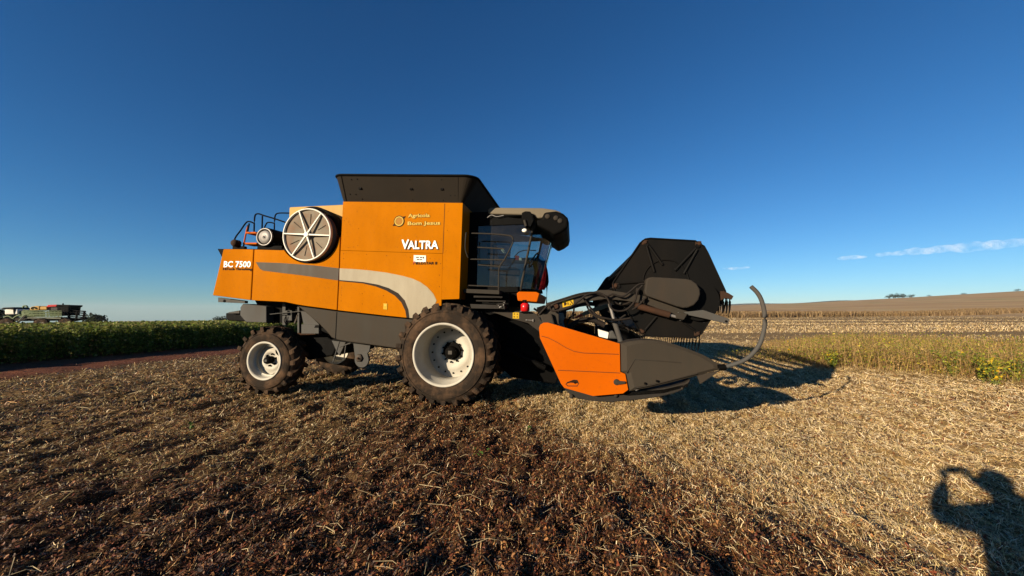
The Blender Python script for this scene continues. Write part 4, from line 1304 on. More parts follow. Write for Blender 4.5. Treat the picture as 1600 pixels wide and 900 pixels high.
for pts, y in (([(842, 492), (850, 483), (860, 474), (880, 467), (905, 459.5), (925, 457), (936, 460), (948, 463), (957, 459.8), (972, 463.5), (985, 455), (998, 444.5), (1010, 443)], YH + .05),
            ([(858, 476), (862, 485), (872, 485), (890, 480), (905, 470), (916, 461), (932, 457.5), (945, 462), (951, 470), (955, 481), (966, 486), (980, 483), (992, 470), (996, 455), (1004, 446)], YH + .03),
            ([(912, 466), (920, 477), (926, 486), (935, 494), (950, 498), (965, 500), (985, 497)], YH + .08),
            ([(914, 470), (918, 480), (922, 487), (930, 494), (944, 499), (962, 499.5)], YH + .22),
            ([(886, 508), (888, 500), (893, 494), (900, 491)], YH + .4), ([(897, 480), (896, 488), (893, 494)], YH + .2),
            ([(988, 484), (997, 478), (1008, 466)], YH + .05),
            ([(958, 471), (972, 476), (990, 468), (996, 450)], YH + .15),
            ([(963, 503), (978, 492), (990, 494), (1000, 488)], YH + .35), ([(950, 486), (962, 493), (972, 504), (983, 516)], YH + .4),
            ([(1000, 470), (1006, 478), (1010, 462)], YH + .1)):
    hz.tube(smooth_path([P3(u, v, y) for u, v in pts], 5), .0135, 7)
hz.build('hydraulic_hoses', M['hose'], header)
MB().tube(smooth_path([P3(888, 512, YH + .5), P3(905, 502, YH + .5), P3(925, 500, YH + .5), P3(945, 508, YH + .5)], 5), .04, 8).build('hose_bundle', M['hose'], header)

# --- reel: six bats between end plates
YR0, YR1 = YH + .22, YHF - .22
reel = empty('reel', combine)
plate_o = [(958, 441), (1000, 379.5), (1008, 373.5), (1016, 372.4), (1086, 376.4), (1100, 385), (1106, 396), (1132.6, 454), (1130, 467), (1096, 521), (1086, 527.5), (1012, 525), (1001, 520), (960, 455)]
corners = [(1008, 379), (1092, 381), (1131, 459), (1090, 521), (1004, 518), (962, 447)]
pc = P(1047, 451, YR0)
for y, s in ((YR0, 1), (YR1, -1)):
    pl_ = MB().prism(PL(plate_o, YR0), y, y + s * .025).build('end_plate', M['reel_black'], reel, .006)
    rb_ = MB()
    yy = y - s * .012
    for k in ([(1010, 385), (1022, 425)], [(1014, 384), (1035, 414)], [(1087, 388), (1054, 423)], [(1089, 390), (1068, 428)], [(966, 443), (1006, 440)], [(1008, 515), (1025, 495)], [(1085, 516), (1066, 503)], [(1124, 459), (1095, 460)]):
        rb_.tube([(P(u, v, YR0)[0], yy, P(u, v, YR0)[1]) for u, v in k], .018, 6)
    rb_.tube([(P(u, v, YR0)[0], yy, P(u, v, YR0)[1]) for u, v in plate_o + plate_o[:1]], .010, 6)
    rb_.lathe(*P(1040, 440, YR0), [(.285, yy), (.29, yy - s * .006), (.296, yy - s * .006), (.30, yy)], 40)
    absorb(pl_, rb_.build('pressed_rib', M['reel_black'], pl_))
    bs = MB()
    for u, v in corners:
        x, z = P(u, v, YR0)
        bs.lathe(x, z, [(0, y - s * .035), (.018, y - s * .035), (.024, y - s * .022), (.036, y - s * .008), (.04, y)], 8)
        bs.box(x - .045, x + .03, y - .006 - s * .004, y + .006 - s * .004, z - .03, z + .035)
    absorb(pl_, bs.build('bat_bearings', M['rust'], pl_))
MB().tube([(pc[0], YR0, pc[1]), (pc[0], YR1, pc[1])], .09, 16).build('reel_tube', M['reel_black'], reel)
for i, (u, v) in enumerate(corners):
    x, z = P(u, v, YR0)
    dx, dz = x - pc[0], z - pc[1]
    dl = math.hypot(dx, dz); dx, dz = dx / dl, dz / dl
    bt = MB()
    bt.tube([(x - dx * .03, YR0 - .02, z - dz * .03), (x - dx * .03, YR1 + .02, z - dz * .03)], .030, 10)
    bt.prism([(x - dx * .05 - dz * .006, z - dz * .05 + dx * .006), (x - dx * .05 + dz * .006, z - dz * .05 - dx * .006), (x - dx * .17 + dz * .006, z - dz * .17 - dx * .006), (x - dx * .17 - dz * .006, z - dz * .17 + dx * .006)], YR0 + .05, YR1 - .05)
    bat = bt.build('reel_bat', M['reel_black'], reel)
    tn = MB()
    ny_ = int((YR1 - YR0 - .1) / .14)
    for k in range(ny_ + 1):
        y = YR0 + .04 + k * .14
        tn.tube([(x - .02, y, z), (x + .035, y, z - .02), (x + .03, y, z - .12), (x + .005, y, z - .25)], [.013, .013, .010, .005], 5)
    tn.build('tines', M['reel_black'], bat)
# bracket that carries the front tines beyond the plate
MB().prism(PL([(1124, 455), (1135, 457.5), (1144, 463), (1141, 468.5), (1132, 466), (1124, 470)], YR0), YR0 - .05, YR0 - .02).build('bat_crank', M['rust'], reel, .006)
fx = MB()
for u in (1122, 1129, 1135, 1139.5):
    fx.tube([P3(u + .5, 464, YR0 - .03), P3(u + .8, 472, YR0 - .03), P3(u + .5, 483, YR0 - .03), P3(u - .4, 490, YR0 - .03)], [.016, .015, .012, .007], 6)
fx.build('end_tines', M['reel_black'], reel)
# drive cover
ycv = YH - .02
cov_o = [(1007.5, 454), (1010, 437), (1013, 433.6), (1020, 432.6), (1072, 435.6), (1081, 437.6), (1089, 443.5), (1094, 452), (1094.6, 460), (1091.5, 469), (1085, 476.6), (1076, 480.6), (1068, 481.4), (1058, 479), (1012, 463), (1008, 459.5)]
MB().prism(PL(cov_o, ycv), ycv, ycv + .15).build('drive_cover', M['arm_grey'], reel, .02, 3)
sp = MB()
sx0, sz0 = P(1092, 470, YR0 - .08)
sp.disc(sx0, sz0, .26, YR0 - .07, YR0 - .02, 36)
sp.build('drive_sprocket', M['reel_black'], reel)

# ------------------------------------------------------------------ crops, weeds and trees
def leaf_quads(c, size, tint, up=0.3, squash=0.7):
    """one diamond leaf per centre, turned at random"""
    n = len(c)
    nv = rng.normal(0, 1, (n, 3)); nv[:, 2] = np.abs(nv[:, 2]) + up
    nv /= np.linalg.norm(nv, axis=1)[:, None]
    a = np.cross(nv, rng.normal(0, 1, (n, 3))); a /= np.linalg.norm(a, axis=1)[:, None]
    b = np.cross(nv, a)
    s = np.asarray(size)[:, None] * 0.5
    V = np.stack([c - a * s, c - b * s * squash + nv * s * .15, c + a * s, c + b * s * squash + nv * s * .15], 1)
    Q = (np.arange(n) * 4)[:, None] + np.array([0, 1, 2, 3])
    return V.reshape(-1, 3), Q, np.repeat(tint, 4, axis=0)

def strip_verts(base, top, w, tint):
    """upright stalks, a cross-turned quad each"""
    n = len(base)
    side = rng.normal(0, 1, (n, 3)); side[:, 2] = 0
    side /= np.linalg.norm(side, axis=1)[:, None]
    s = side * (np.asarray(w)[:, None] * .5)
    V = np.stack([base - s, base + s, top + s * .5, top - s * .5], 1)
    Q = (np.arange(n) * 4)[:, None] + np.array([0, 1, 2, 3])
    return V.reshape(-1, 3), Q, np.repeat(tint, 4, axis=0)

def join(parts):
    V, Q, T, o = [], [], [], 0
    for v, q, t in parts:
        V.append(v); Q.append(q + o); T.append(t); o += len(v)
    return np.concatenate(V), np.concatenate(Q), np.concatenate(T)

def pick(pal, n, lo=.7, hi=1.25):
    p = np.array(pal)
    return p[rng.integers(0, len(p), n)] * rng.uniform(lo, hi, n)[:, None]

GREENS = [(0.15, 0.24, 0.035), (0.20, 0.29, 0.04), (0.11, 0.17, 0.028), (0.30, 0.36, 0.06), (0.15, 0.20, 0.035)]
DULL = [(0.34, 0.27, 0.09), (0.26, 0.23, 0.07), (0.38, 0.27, 0.11), (0.18, 0.19, 0.05)]
# the standing soybeans on the left: t runs along the edge, e is the distance into the crop
def crop_xy(t, e):
    wob = 0.25 * (fbm(t * 0.4, t * 0 + 3.0, 3, 51) - .5) + 0.7 * (fbm(t * 2.2, t * 0 + 9.0, 2, 53) - .5)
    e = e + 1.7 + wob
    return EDGE_P[0] + ROW[0] * t - PER[0] * e, EDGE_P[1] + ROW[1] * t - PER[1] * e
def soy(n, tlo, thi, elo, ehi, scale, ztop_only):
    t = tlo + (thi - tlo) * rng.uniform(0, 1, n) ** 1.6
    e = elo + (ehi - elo) * rng.uniform(0, 1, n) ** 1.5
    x, y = crop_xy(t, e)
    h = 1.12 * (0.70 + 0.52 * fbm(x * 2.2, y * 2.2, 3, 61))
    u = rng.uniform(0, 1, n)
    z = np.where(ztop_only, h * (1 - 0.28 * u ** 2), h * u ** .8)
    if not ztop_only:
        x = x + PER[0] * 0.12 * np.sin(u * 3.0); y = y + PER[1] * 0.12 * np.sin(u * 3.0)
    c = np.stack([x, y, terrain(x, y) + z], -1)
    dry = np.clip((z / 1.15 - .70) * 3.2, 0, 1) * .9 * rng.uniform(0, 1, n)  # olive-brown tops, also brightened so their tint holds the low sun
    tint = pick(GREENS, n) * (1 - dry[:, None]) + pick(DULL, n) * dry[:, None]
    yel = rng.uniform(0, 1, n) < 0.025
    tint[yel] = np.array([0.62, 0.55, 0.22])
    r = np.hypot(x, y)
    return leaf_quads(c, scale * rng.uniform(.7, 1.3, n) * np.clip(r / 22, 1, 4), tint, .35)
parts = [soy(75000, -14, 60, 0, 1.0, .10, False), soy(60000, -16, 60, 1.0, 6, .16, False), soy(65000, -14, 55, .2, 9, .10, True), soy(60000, 0, 130, 5, 90, .12, True), soy(25000, 30, 140, 0, 120, .16, True)]
n = 5000
t = -9 + 70 * rng.uniform(0, 1, n) ** 1.5; e = rng.uniform(0, 1.0, n)
x, y = crop_xy(t, e)
bs = np.stack([x, y, terrain(x, y)], -1)
parts.append(strip_verts(bs, bs + np.stack([rng.normal(0, .08, n), rng.normal(0, .08, n), rng.uniform(.8, 1.25, n)], -1), np.full(n, .010), pick([(0.05, .045, .02), (.06, .06, .022)], n)))
v, q, t_ = join(parts)
soyb = np_mesh('soybean_crop', v, q, M['leaf'], tint=t_)
tag(soyb, 'dense green soybean field still standing left of the red dirt track', 'soybean crop', kind='stuff')
# dark soil floor and stems inside the crop keep it from being see-through
# ---- tall dry crop strip far on the right
A, B = np.array([48.0, 101.0]), np.array([270.0, 196.0])
n = 26000
t = rng.uniform(-.25, 1, n) ; dpt = rng.uniform(0, 26, n) ** 1.0
dr = (B - A); ln = np.linalg.norm(dr); dr = dr / ln; pp = np.array([-dr[1], dr[0]])
wv = 1.5 * np.sin(t * 40)
x = A[0] + dr[0] * t * ln + pp[0] * (dpt + wv); y = A[1] + dr[1] * t * ln + pp[1] * (dpt + wv)
bs = np.stack([x, y, terrain(x, y)], -1)
hh = rng.uniform(1.1, 1.9, n)
p1 = strip_verts(bs, bs + np.stack([rng.normal(0, .2, n), rng.normal(0, .2, n), hh], -1), rng.uniform(.12, .3, n), pick([(.36, .23, .10), (.42, .28, .13), (.28, .17, .08)], n))
cc_ = bs + np.stack([rng.normal(0, .2, n), rng.normal(0, .2, n), hh * rng.uniform(.3, 1.0, n)], -1)
p2 = leaf_quads(cc_, rng.uniform(.3, .7, n), pick([(.38, .25, .11), (.46, .32, .15), (.25, .16, .07)], n), .1, .35)
v, q, t_ = join([p1, p2])
tag(np_mesh('dry_crop_strip', v, q, M['leaf'], tint=t_), 'far strip of tall dry tan crop below the brown hill', 'dry crop', kind='stuff')

# ---- uncut plants on the right: dry stalks with pods, some green and yellow leaves
def weed_zone(n, near_bias):
    """points inside the uncut patch, front edge from (8.3, 13) to (12.6, 8.3) and on past the frame"""
    s = rng.uniform(-.25, 1.7, n)
    fx, fy = 8.3 + 4.3 * s * .92, 13.0 - 4.6 * s
    dep = rng.uniform(0, 1, n) ** near_bias * 13
    wob = 1.1 * (fbm(s * 3.5, s * 0 + 1.5, 3, 71) - .5)
    k = dep + wob
    return fx + k * .70, fy + k * .72, s, dep
n = 14000
x, y, s_, dep = weed_zone(n, 1.25)
dens = sstep(-.25, .35, s_)
keep = rng.uniform(0, 1, n) < (.25 + .75 * dens) * sstep(13.2, 9, dep)
x, y, s_, dep, dens = x[keep], y[keep], s_[keep], dep[keep], dens[keep]
n = len(x)
hgt = (.20 + .42 * dens) * rng.uniform(.55, 1.25, n)
bs = np.stack([x, y, gz(x, y) - .01], -1)
lean = np.stack([rng.normal(0, .16, n), rng.normal(0, .16, n), np.ones(n)], -1) * hgt[:, None]
DRY = [(.60, .37, .13), (.48, .28, .10), (.76, .50, .20), (.34, .20, .075), (.62, .46, .11)]
parts = [strip_verts(bs, bs + lean, rng.uniform(.006, .012, n), pick(DRY, n))]
m3 = 5
ii = np.repeat(np.arange(n), m3)
f = rng.uniform(.2, 1.0, n * m3)
pod0 = bs[ii] + lean[ii] * f[:, None]
out = np.stack([rng.normal(0, .08, n * m3), rng.normal(0, .07, n * m3), rng.uniform(-.03, .10, n * m3)], -1)
parts.append(strip_verts(pod0, pod0 + out, rng.uniform(.008, .018, n * m3), pick(DRY + [(.46, .35, .2)], n * m3)))
k = 42000
i4 = rng.integers(0, n, k)
c = bs[i4] + lean[i4] * rng.uniform(.25, 1.0, k)[:, None] + rng.normal(0, .05, (k, 3))
pg = np.where(fbm(c[:, 0] * .8, c[:, 1] * .8, 3, 81) > .46, .8, .3) * (.4 + .6 * dens[i4])
isg = rng.uniform(0, 1, k) < pg
tint = pick(DRY + [(.34, .28, .10)], k)
tint[isg] = pick([(.26, .31, .03), (.40, .40, .04), (.17, .22, .03), (.50, .44, .05)], int(isg.sum()))
parts.append(leaf_quads(c, np.where(isg, .062, .045) * rng.uniform(.6, 1.3, k), tint, .2, .6))
k = 190
i4 = rng.integers(0, n, k)
c = bs[i4] + lean[i4] * rng.uniform(.5, 1.05, k)[:, None]
parts.append(leaf_quads(c, rng.uniform(.05, .10, k), pick([(.95, .62, .03), (.9, .5, .03), (.8, .66, .06)], k), .4, .85))
# straw lying flat along the front edge
k = 1500
s = rng.uniform(-.1, 1.5, k); fx, fy = 8.2 + 4.0 * s, 12.7 - 4.6 * s
fx += rng.normal(0, .35, k); fy += rng.normal(0, .35, k)
b0 = np.stack([fx, fy, gz(fx, fy) + .02], -1)
d = np.stack([rng.normal(0, .22, k), rng.normal(0, .22, k), rng.uniform(0, .16, k)], -1)
parts.append(strip_verts(b0, b0 + d, np.full(k, .011), pick([(.55, .38, .18), (.48, .33, .12), (.62, .46, .2)], k)))
v, q, t_ = join(parts)
tag(np_mesh('uncut_stalks', v, q, M['leaf'], tint=t_), 'uncut patch of dry brown stalks and leaves right of the header', 'dry stalks', kind='stuff')

def weed_plant(x, y, h, w, nl, green, label, group='leafy weeds in the uncut patch'):
    """stem mesh with leaves as its part"""
    h, w, nl = h * 1.15, w * 1.35, int(nl * 1.8)
    root = empty('weed_plant', None, (x, y, float(gz(x, y)) - .01))
    tag(root, label, 'weed', group)
    sb = MB()
    C_, S_ = [], []
    for k in range(5):
        a = rng.uniform(0, 2 * math.pi); r = w * rng.uniform(.15, .9)
        top = Vector((r * math.cos(a), r * math.sin(a), h * rng.uniform(.65, 1.0)))
        midp = top * .5 + Vector((0, 0, .08 * h))
        sb.tube([(0, 0, 0), midp, top], [.009, .007, .003], 5)
        for j in range(nl // 5):
            f = rng.uniform(.2, 1.0)
            p = (midp * (f * 2) if f < .5 else midp + (top - midp) * (f * 2 - 1))
            C_.append(np.array(p) + rng.normal(0, .035, 3)); S_.append(rng.uniform(.038, .078))
    sb.build('stem', M['weed_stem'], root)
    C_ = np.array(C_); C_[:, 2] = np.maximum(C_[:, 2], .03)
    tint = pick([(.22, .29, .035), (.34, .38, .045), (.46, .44, .05), (.14, .20, .03)], len(C_))
    ye = rng.uniform(0, 1, len(C_)) > green
    tint[ye] = pick([(.95, .62, .03), (.85, .55, .04), (.7, .55, .06)], int(ye.sum()))
    v, q, t_ = leaf_quads(C_, np.array(S_), tint, .4, .8)
    np_mesh('leaves', v, q, M['leaf'], root, tint=t_)
    return root
M['weed_stem'] = worn('green_weed_stem', (0.16, 0.18, 0.05), 0.6, (0.25, 0.17, 0.07), 0.4)
def on_ground(u, v):
    d = ray(u, v); t = -CAMZ / d.z
    p = EYE + d * t
    return p.x, p.y
for (u, v, h, w, nl, gr, lab) in (
        (1302, 577, .50, .34, 130, .86, 'bushy yellow-green weed nearest the tip of the header shadow'),
        (1327, 560, .52, .24, 50, .72, 'weed with one bright yellow leaf rising behind the bushy one'),
        (1362, 574, .48, .20, 45, .92, 'short dark green weed left of the bent pale stalks'),
        (1398, 572, .55, .22, 45, .88, 'thin green weed standing among the dry stalks in the middle of the uncut patch'),
        (1466, 580, .52, .30, 80, .98, 'deep green weed with round leaves at the right end of the bent pale stalks'),
        (1492, 590, .72, .36, 150, .90, 'tallest green weed leaning left beside the dark gap in the patch'),
        (1536, 598, .66, .40, 150, .84, 'broad green weed with yellow leaves at the front of the patch'),
        (1556, 604, .55, .30, 80, .70, 'weed carrying the largest yellow leaf, on the front edge of the patch'),
        (1590, 600, .60, .34, 90, .80, 'green and orange weed cut off by the right border of the photo'),
        (1482, 588, .34, .20, 40, .35, 'low weed with orange yellow leaves under the tallest green weed')):
    x, y = on_ground(u, v)
    weed_plant(x, y, h, w, nl, gr, lab)
# little green seedlings in the stubble
for u, v, lab in ((299, 671, 'small green seedling alone on the dark stubble left of the rear wheel'), (828, 676, 'small green seedling on the stubble right below the front wheel'), (752, 712, 'tiny green seedling in the dark litter below the front wheel')):
    x, y = on_ground(u, v)
    root = empty('seedling', None, (x, y, float(gz(x, y))))
    tag(root, lab, 'seedling', 'green seedlings in the stubble')
    k = 9
    c = np.stack([rng.normal(0, .035, k), rng.normal(0, .035, k), rng.uniform(.03, .10, k)], -1)
    vv, qq, tt = leaf_quads(c, rng.uniform(.04, .065, k), pick([(.10, .2, .04), (.14, .24, .05)], k), .3, .55)
    np_mesh('leaves', vv, qq, M['leaf'], root, tint=tt)

def tree(x, y, h, w, label, group, n=900, dark=1.0):
    z = float(terrain(x, y))
    root = empty('broadleaf_tree', None, (x, y, z))
    tag(root, label, 'tree', group)
    tb = MB()
    tb.tube([(0, 0, -.3), (.02 * h, 0, .2 * h), (0, .01 * h, .5 * h)], [.035 * h, .028 * h, .016 * h], 8)
    lobes = []
    for k in range(9):
        a = 2 * math.pi * k / 9 + rng.uniform(-.3, .3); rr = w * .5 * rng.uniform(.3, .75)
        p = (rr * math.cos(a), rr * math.sin(a), h * rng.uniform(.30, .80))
        lobes.append((p, w * rng.uniform(.18, .30)))
        tb.tube([(0, 0, .22 * h), (p[0] * .5, p[1] * .5, .42 * h), p], [.016 * h, .011 * h, .004 * h], 5)
    tb.build('trunk', M['bark'], root)
    C_ = []
    for p, r in lobes:
        q = rng.normal(0, 1, (n // 9, 3)); q /= np.linalg.norm(q, axis=1)[:, None]
        q *= r * rng.uniform(.45, 1.05, (len(q), 1)); q[:, 2] *= .75
        C_.append(np.array(p) + q * np.array([1, 1, 1.0]))
    C_ = np.concatenate(C_)
    v, q, t_ = leaf_quads(C_, rng.uniform(.08, .15, len(C_)) * h, pick([(.035, .055, .018), (.05, .07, .022), (.028, .042, .016)], len(C_)) * dark, .3, .75)
    np_mesh('crown', v, q, M['leaf'], root, tint=t_)
    return root
def at_dist(u, v, r):
    """ground point seen in this direction at r metres"""
    d = ray(u, v); k = r / math.hypot(d.x, d.y)
    return d.x * k, d.y * k
x, y = at_dist(153, 500, 250); tree(x, y, 6.6, 6.4, 'taller round dark tree on the horizon right of the sprayer', 'trees beyond the soybean field')
x, y = at_dist(139, 500, 255); tree(x, y, 5.2, 5.0, 'lower dark tree half hidden by the sprayer boom rack', 'trees beyond the soybean field')
x, y = at_dist(146, 501, 262); tree(x, y, 4.8, 5.0, 'dark bushy tree filling the gap between two horizon trees', 'trees beyond the soybean field')
x, y = at_dist(2, 497, 190); tree(x, y, 6.6, 6.5, 'dark tree cut by the left border behind the white sprayer tank', 'trees beyond the soybean field')
x, y = at_dist(345, 503, 330); tree(x, y, 5.6, 8.0, 'low far bush on the horizon below the rear of the combine', 'trees beyond the soybean field')
for i, (u, h, lab) in enumerate(((1389, 8, 'leftmost dark tree of the clump on the brown hill crest'), (1396, 9, 'second tree of the hill clump, counted from its left end'), (1403, 10, 'tallest tree in the middle of the hill clump'), (1411, 8.5, 'fourth tree of the hill clump, right of the tallest'), (1424, 7, 'lone tree just right of the clump on the hill crest'))):
    x, y = at_dist(u, 466, 930 + 12 * (i % 3)); tree(x, y, h, h * 1.35, lab, 'trees on the far brown hill', 360)
for i, (u, h, lab) in enumerate(((1452, 4, 'small tree on the crest where the hill steepens'), (1506, 4.5, 'small dark tree on the crest further right'), (1590, 5, 'small tree near the right border on the hill crest'))):
    x, y = at_dist(u, 458, 940); tree(x, y, h, h * 1.6, lab, 'small trees along the far hill crest', 270)

# far blue hills behind the brown one
def hills(name, r, pts, col, thick):
    m = worn(name + '_cover', col, .95, (0.10, 0.12, 0.05), .5, .002, speck=0)
    V, Q = [], []
    for i, (u, v) in enumerate(pts):
        d = ray(u, v); k = r / math.hypot(d.x, d.y)
        p = EYE + d * k
        q2 = Vector((p.x, p.y, 0)) * (1 + thick / r)
        q0 = Vector((p.x, p.y, 0)) * (1 - 1.2 * thick / r)
        V += [(q0.x, q0.y, -40), (p.x, p.y, p.z), (q2.x, q2.y, -40)]
    for i in range(len(pts) - 1):
        a = 3 * i
        Q += [(a, a + 3, a + 4, a + 1), (a + 1, a + 4, a + 5, a + 2)]
    tag(np_mesh(name, V, Q, m, smooth=True), kind='structure')
hills('far_hills', 3900, [(u, 474.5 + 2.0 * math.sin(u * .013) + 1.2 * math.sin(u * .041 + 1) - max(0, (u - 1150)) * .012) for u in range(1000, 1700, 12)], (0.10, 0.10, 0.05), 300)
hills('near_hills', 2700, [(u, 478.0 + 1.6 * math.sin(u * .017 + 2) + .8 * math.sin(u * .05) - max(0, (u - 1150)) * .022) for u in range(1120, 1700, 12)], (0.12, 0.13, 0.05), 250)

# ------------------------------------------------------------------ crop sprayer across the soybeans
az_s = math.atan2(68 - 800, 603)
RS = 100.0
RS = 84.0
S0 = Vector((RS * math.sin(az_s), RS * math.cos(az_s), 0)); S0.z = float(terrain(S0.x, S0.y))
SYAW = R(12)
SX = Vector((math.cos(SYAW), math.sin(SYAW), 0)); SY = Vector((-math.sin(SYAW), math.cos(SYAW), 0))
def SP(u, v, y=0.0):
    d = ray(u, v); t = (y - (EYE - S0).dot(SY)) / d.dot(SY)
    q = EYE + d * t - S0
    return (q.dot(SX), q.z)
def SL(pts, y=0.0): return [SP(u, v, y) for u, v in pts]
spr = empty('crop_sprayer', None, S0, SYAW)
tag(spr, 'self propelled crop sprayer with white tank and folded green booms beyond the soybeans', 'sprayer')
MB().prism(SL([(8, 483.5), (28.6, 483), (29, 491), (8.2, 491.5)], -.6), -.7, 1.0).build('white_tank', M['white'], spr, .12, 3)
MB().prism(SL([(9, 483), (14, 480.6), (30, 480), (33, 484), (30, 492), (29, 483)], 0), -.8, 1.4).build('tank_cover', M['dark_panel'], spr, .1)
MB().prism(SL([(47, 483), (49, 479.4), (57, 478), (63, 478.2), (63, 484.5), (48, 485)], -.4), -.5, 1.2).build('hopper', M['cream'], spr, .1)
MB().prism(SL([(63.5, 478.8), (74, 478.8), (75, 484), (63.5, 484.3)], -.4), -.5, 1.2).build('fuel_tank', M['cream'], spr, .1)
scab = empty('cab', spr)
MB().prism(SL([(77, 480), (109, 479), (107, 493), (78, 494)], -.5), -.6, 1.3).build('cab_shell', M['black'], scab, .06)
MB().prism(SL([(73.5, 478.6), (76, 476.4), (90, 475.8), (89, 479.2), (74, 479.8)], -.6), -.7, 1.4).build('cab_roof', M['red'], scab, .05)
MB().prism(SL([(89.2, 476), (110, 476.6), (109, 479.6), (89, 479.4)], -.6), -.7, 1.4).build('roof_visor', M['black'], scab, .05)
MB().prism(SL([(79.5, 480.4), (89.5, 480.4), (89.5, 484.4), (79.5, 484.6)], -.65), -.64, -.58).build('window', M['frame_grey'], scab)
MB().tube([(SP(98.5, 476)[0], 0, SP(98.5, 476)[1]), (SP(98.5, 474)[0], 0, SP(98.5, 474)[1])], .08, 8).build('beacon', M['black'], scab)
MB().prism(SL([(5, 497), (100, 495.5), (108, 498), (108, 501), (5, 502)], 0), .0, .9).build('chassis', M['dark_panel'], spr, .05)
MB().prism(SL([(37, 495.6), (96, 496), (96, 498.4), (37, 497.4)], -.8), -.9, -.75).build('walkway', M['pale_green'], spr)
for y in (-.95, 1.7):
    for k in range(3):
        bm = MB()
        v0 = 484.5 + 3.4 * k
        pts = [(36 + 2 * k, v0), (60, v0 + 1.2), (97, v0 + 1.6)]
        for dv in (0, 2.2):
            bm.tube([(SP(u, v + dv, y)[0], y, SP(u, v + dv, y)[1]) for u, v in pts], .06, 6)
        for j in range(10):
            u = 38 + j * 5.6
            bm.tube([(SP(u, v0 + .8, y)[0], y, SP(u, v0 + .8, y)[1]), (SP(u + 2.8, v0 + 3, y)[0], y, SP(u + 2.8, v0 + 3, y)[1]), (SP(u + 5.6, v0 + .8, y)[0], y, SP(u + 5.6, v0 + .8, y)[1])], .04, 5)
        bm.build('spray_boom', M['green_machine'], spr)
rk = MB()
for v in (485, 488, 491.5, 494.5, 497):
    rk.tube([(SP(u, v + (u - 108) * .06, -.3)[0], -.3, SP(u, v + (u - 108) * .06, -.3)[1]) for u in (106, 120, 134)], .09, 6)
    rk.tube([(SP(u, v + (u - 108) * .06, 1.3)[0], 1.3, SP(u, v + (u - 108) * .06, 1.3)[1]) for u in (106, 120, 134)], .09, 6)
for u, a, b_ in ((109, 485, 499), (121, 486, 499), (132, 487, 498)):
    for y in (-.3, 1.3):
        rk.tube([(SP(u, a, y)[0], y, SP(u, a, y)[1]), (SP(u - 2, b_, y)[0], y, SP(u - 2, b_, y)[1])], .12, 6)
rk.build('front_boom_rack', M['black'], spr)
MB().prism(SL([(107, 499), (130, 496), (132, 498), (108, 503)], 0), .2, .7).build('rack_arm', M['black'], spr)
tubes_ = MB()
for pts in ([(28, 503), (36, 496), (42, 491), (47, 489)], [(18, 500), (26, 494), (33, 492)], [(36, 481), (37, 478.4), (41, 478), (43, 480)], [(6, 496), (14, 494), (22, 499)]):
    tubes_.tube(smooth_path([(SP(u, v, -.9)[0], -.9, SP(u, v, -.9)[1]) for u, v in pts], 4), .10, 6)
tubes_.build('fill_pipe', M['green_machine'], spr)
lx_ = MB()
for du in (0, 2.4):
    lx_.tube([(SP(27 + du, 504, -1)[0], -1.0, SP(27 + du, 504, -1)[1]), (SP(38 + du, 493, -1)[0], -1.0, SP(38 + du, 493, -1)[1])], .05, 5)
for k in range(5):
    u, v = 27 + 2.4 * k, 504 - 2.3 * k
    lx_.tube([(SP(u, v, -1)[0], -1, SP(u, v, -1)[1]), (SP(u + 2.4, v, -1)[0], -1, SP(u + 2.4, v, -1)[1])], .04, 5)
lx_.build('ladder', M['frame_grey'], spr)
for u in (9, 63, 101):
    for y in (-1.3, 1.3):
        x, _ = SP(u, 507, y)
        w = MB()
        w.lathe(x, .95, [(.5, y), (.9, y - .02), (.95, y + .06), (.95, y + .34), (.9, y + .42), (.5, y + .4)], 32)
        for k in range(18):
            a = 2 * math.pi * k / 18
            w.prism([(x + .93 * math.cos(a), .95 + .93 * math.sin(a)), (x + 1.0 * math.cos(a + .05), .95 + 1.0 * math.sin(a + .05)), (x + .93 * math.cos(a + .1), .95 + .93 * math.sin(a + .1))], y, y + .4)
        wo_ = w.build('wheel', M['rubber'], spr)
        MB().lathe(x, .95, [(.0, y + .1), (.15, y + .05), (.45, y + .12), (.52, y + .0), (.52, y + .4), (0, y + .4)], 24).build('wheel_rim', M['rim_grey'], wo_)
MB().prism(SL([(35, 486), (47, 485), (60, 487), (60, 495), (36, 496)], 0), -.5, 1.0).build('engine_housing', M['green_machine'], spr, .1)

# ------------------------------------------------------------------ flag cloth by the cab front
fy_ = 1.30
fx_, fz_ = P(854, 476, fy_)
flag = empty('warning_flag', combine.parent, combine.matrix_basis @ Vector((fx_, fy_, fz_)), -PSI)
tag(flag, 'red cloth flag hanging from a thin rod in front of the cab windscreen', 'flag')
loc = lambda u, v, y: (P(u, v, y)[0] - fx_, y - fy_, P(u, v, y)[1] - fz_)
MB().tube([loc(854, 492, fy_), loc(854, 474, fy_), loc(854.6, 450, fy_), loc(853, 412, fy_)], .012, 8).build('rod', M['black'], flag)
def drape(rows, y0, name, mat):
    V, F = [], []
    n = 7
    for r, (ul, ur, v) in enumerate(rows):
        for k in range(n):
            u = ul + (ur - ul) * k / (n - 1)
            x, yy, z = loc(u, v, y0)
            V.append((x, yy + .03 * math.sin(k * 1.9 + r * .5), z))
    for r in range(len(rows) - 1):
        for k in range(n - 1):
            F.append((r * n + k, r * n + k + 1, (r + 1) * n + k + 1, (r + 1) * n + k))
    o = MB().add(V, F, True).build(name, mat, flag)
    s = o.modifiers.new('thickness', 'SOLIDIFY'); s.thickness = .006
    return o
drape([(852, 853.6, 415), (850.5, 853.6, 422), (848, 853.6, 430), (845, 853.6, 440), (843, 853.4, 448), (842, 850, 453)], fy_ + .0, 'cloth', M['cloth'])
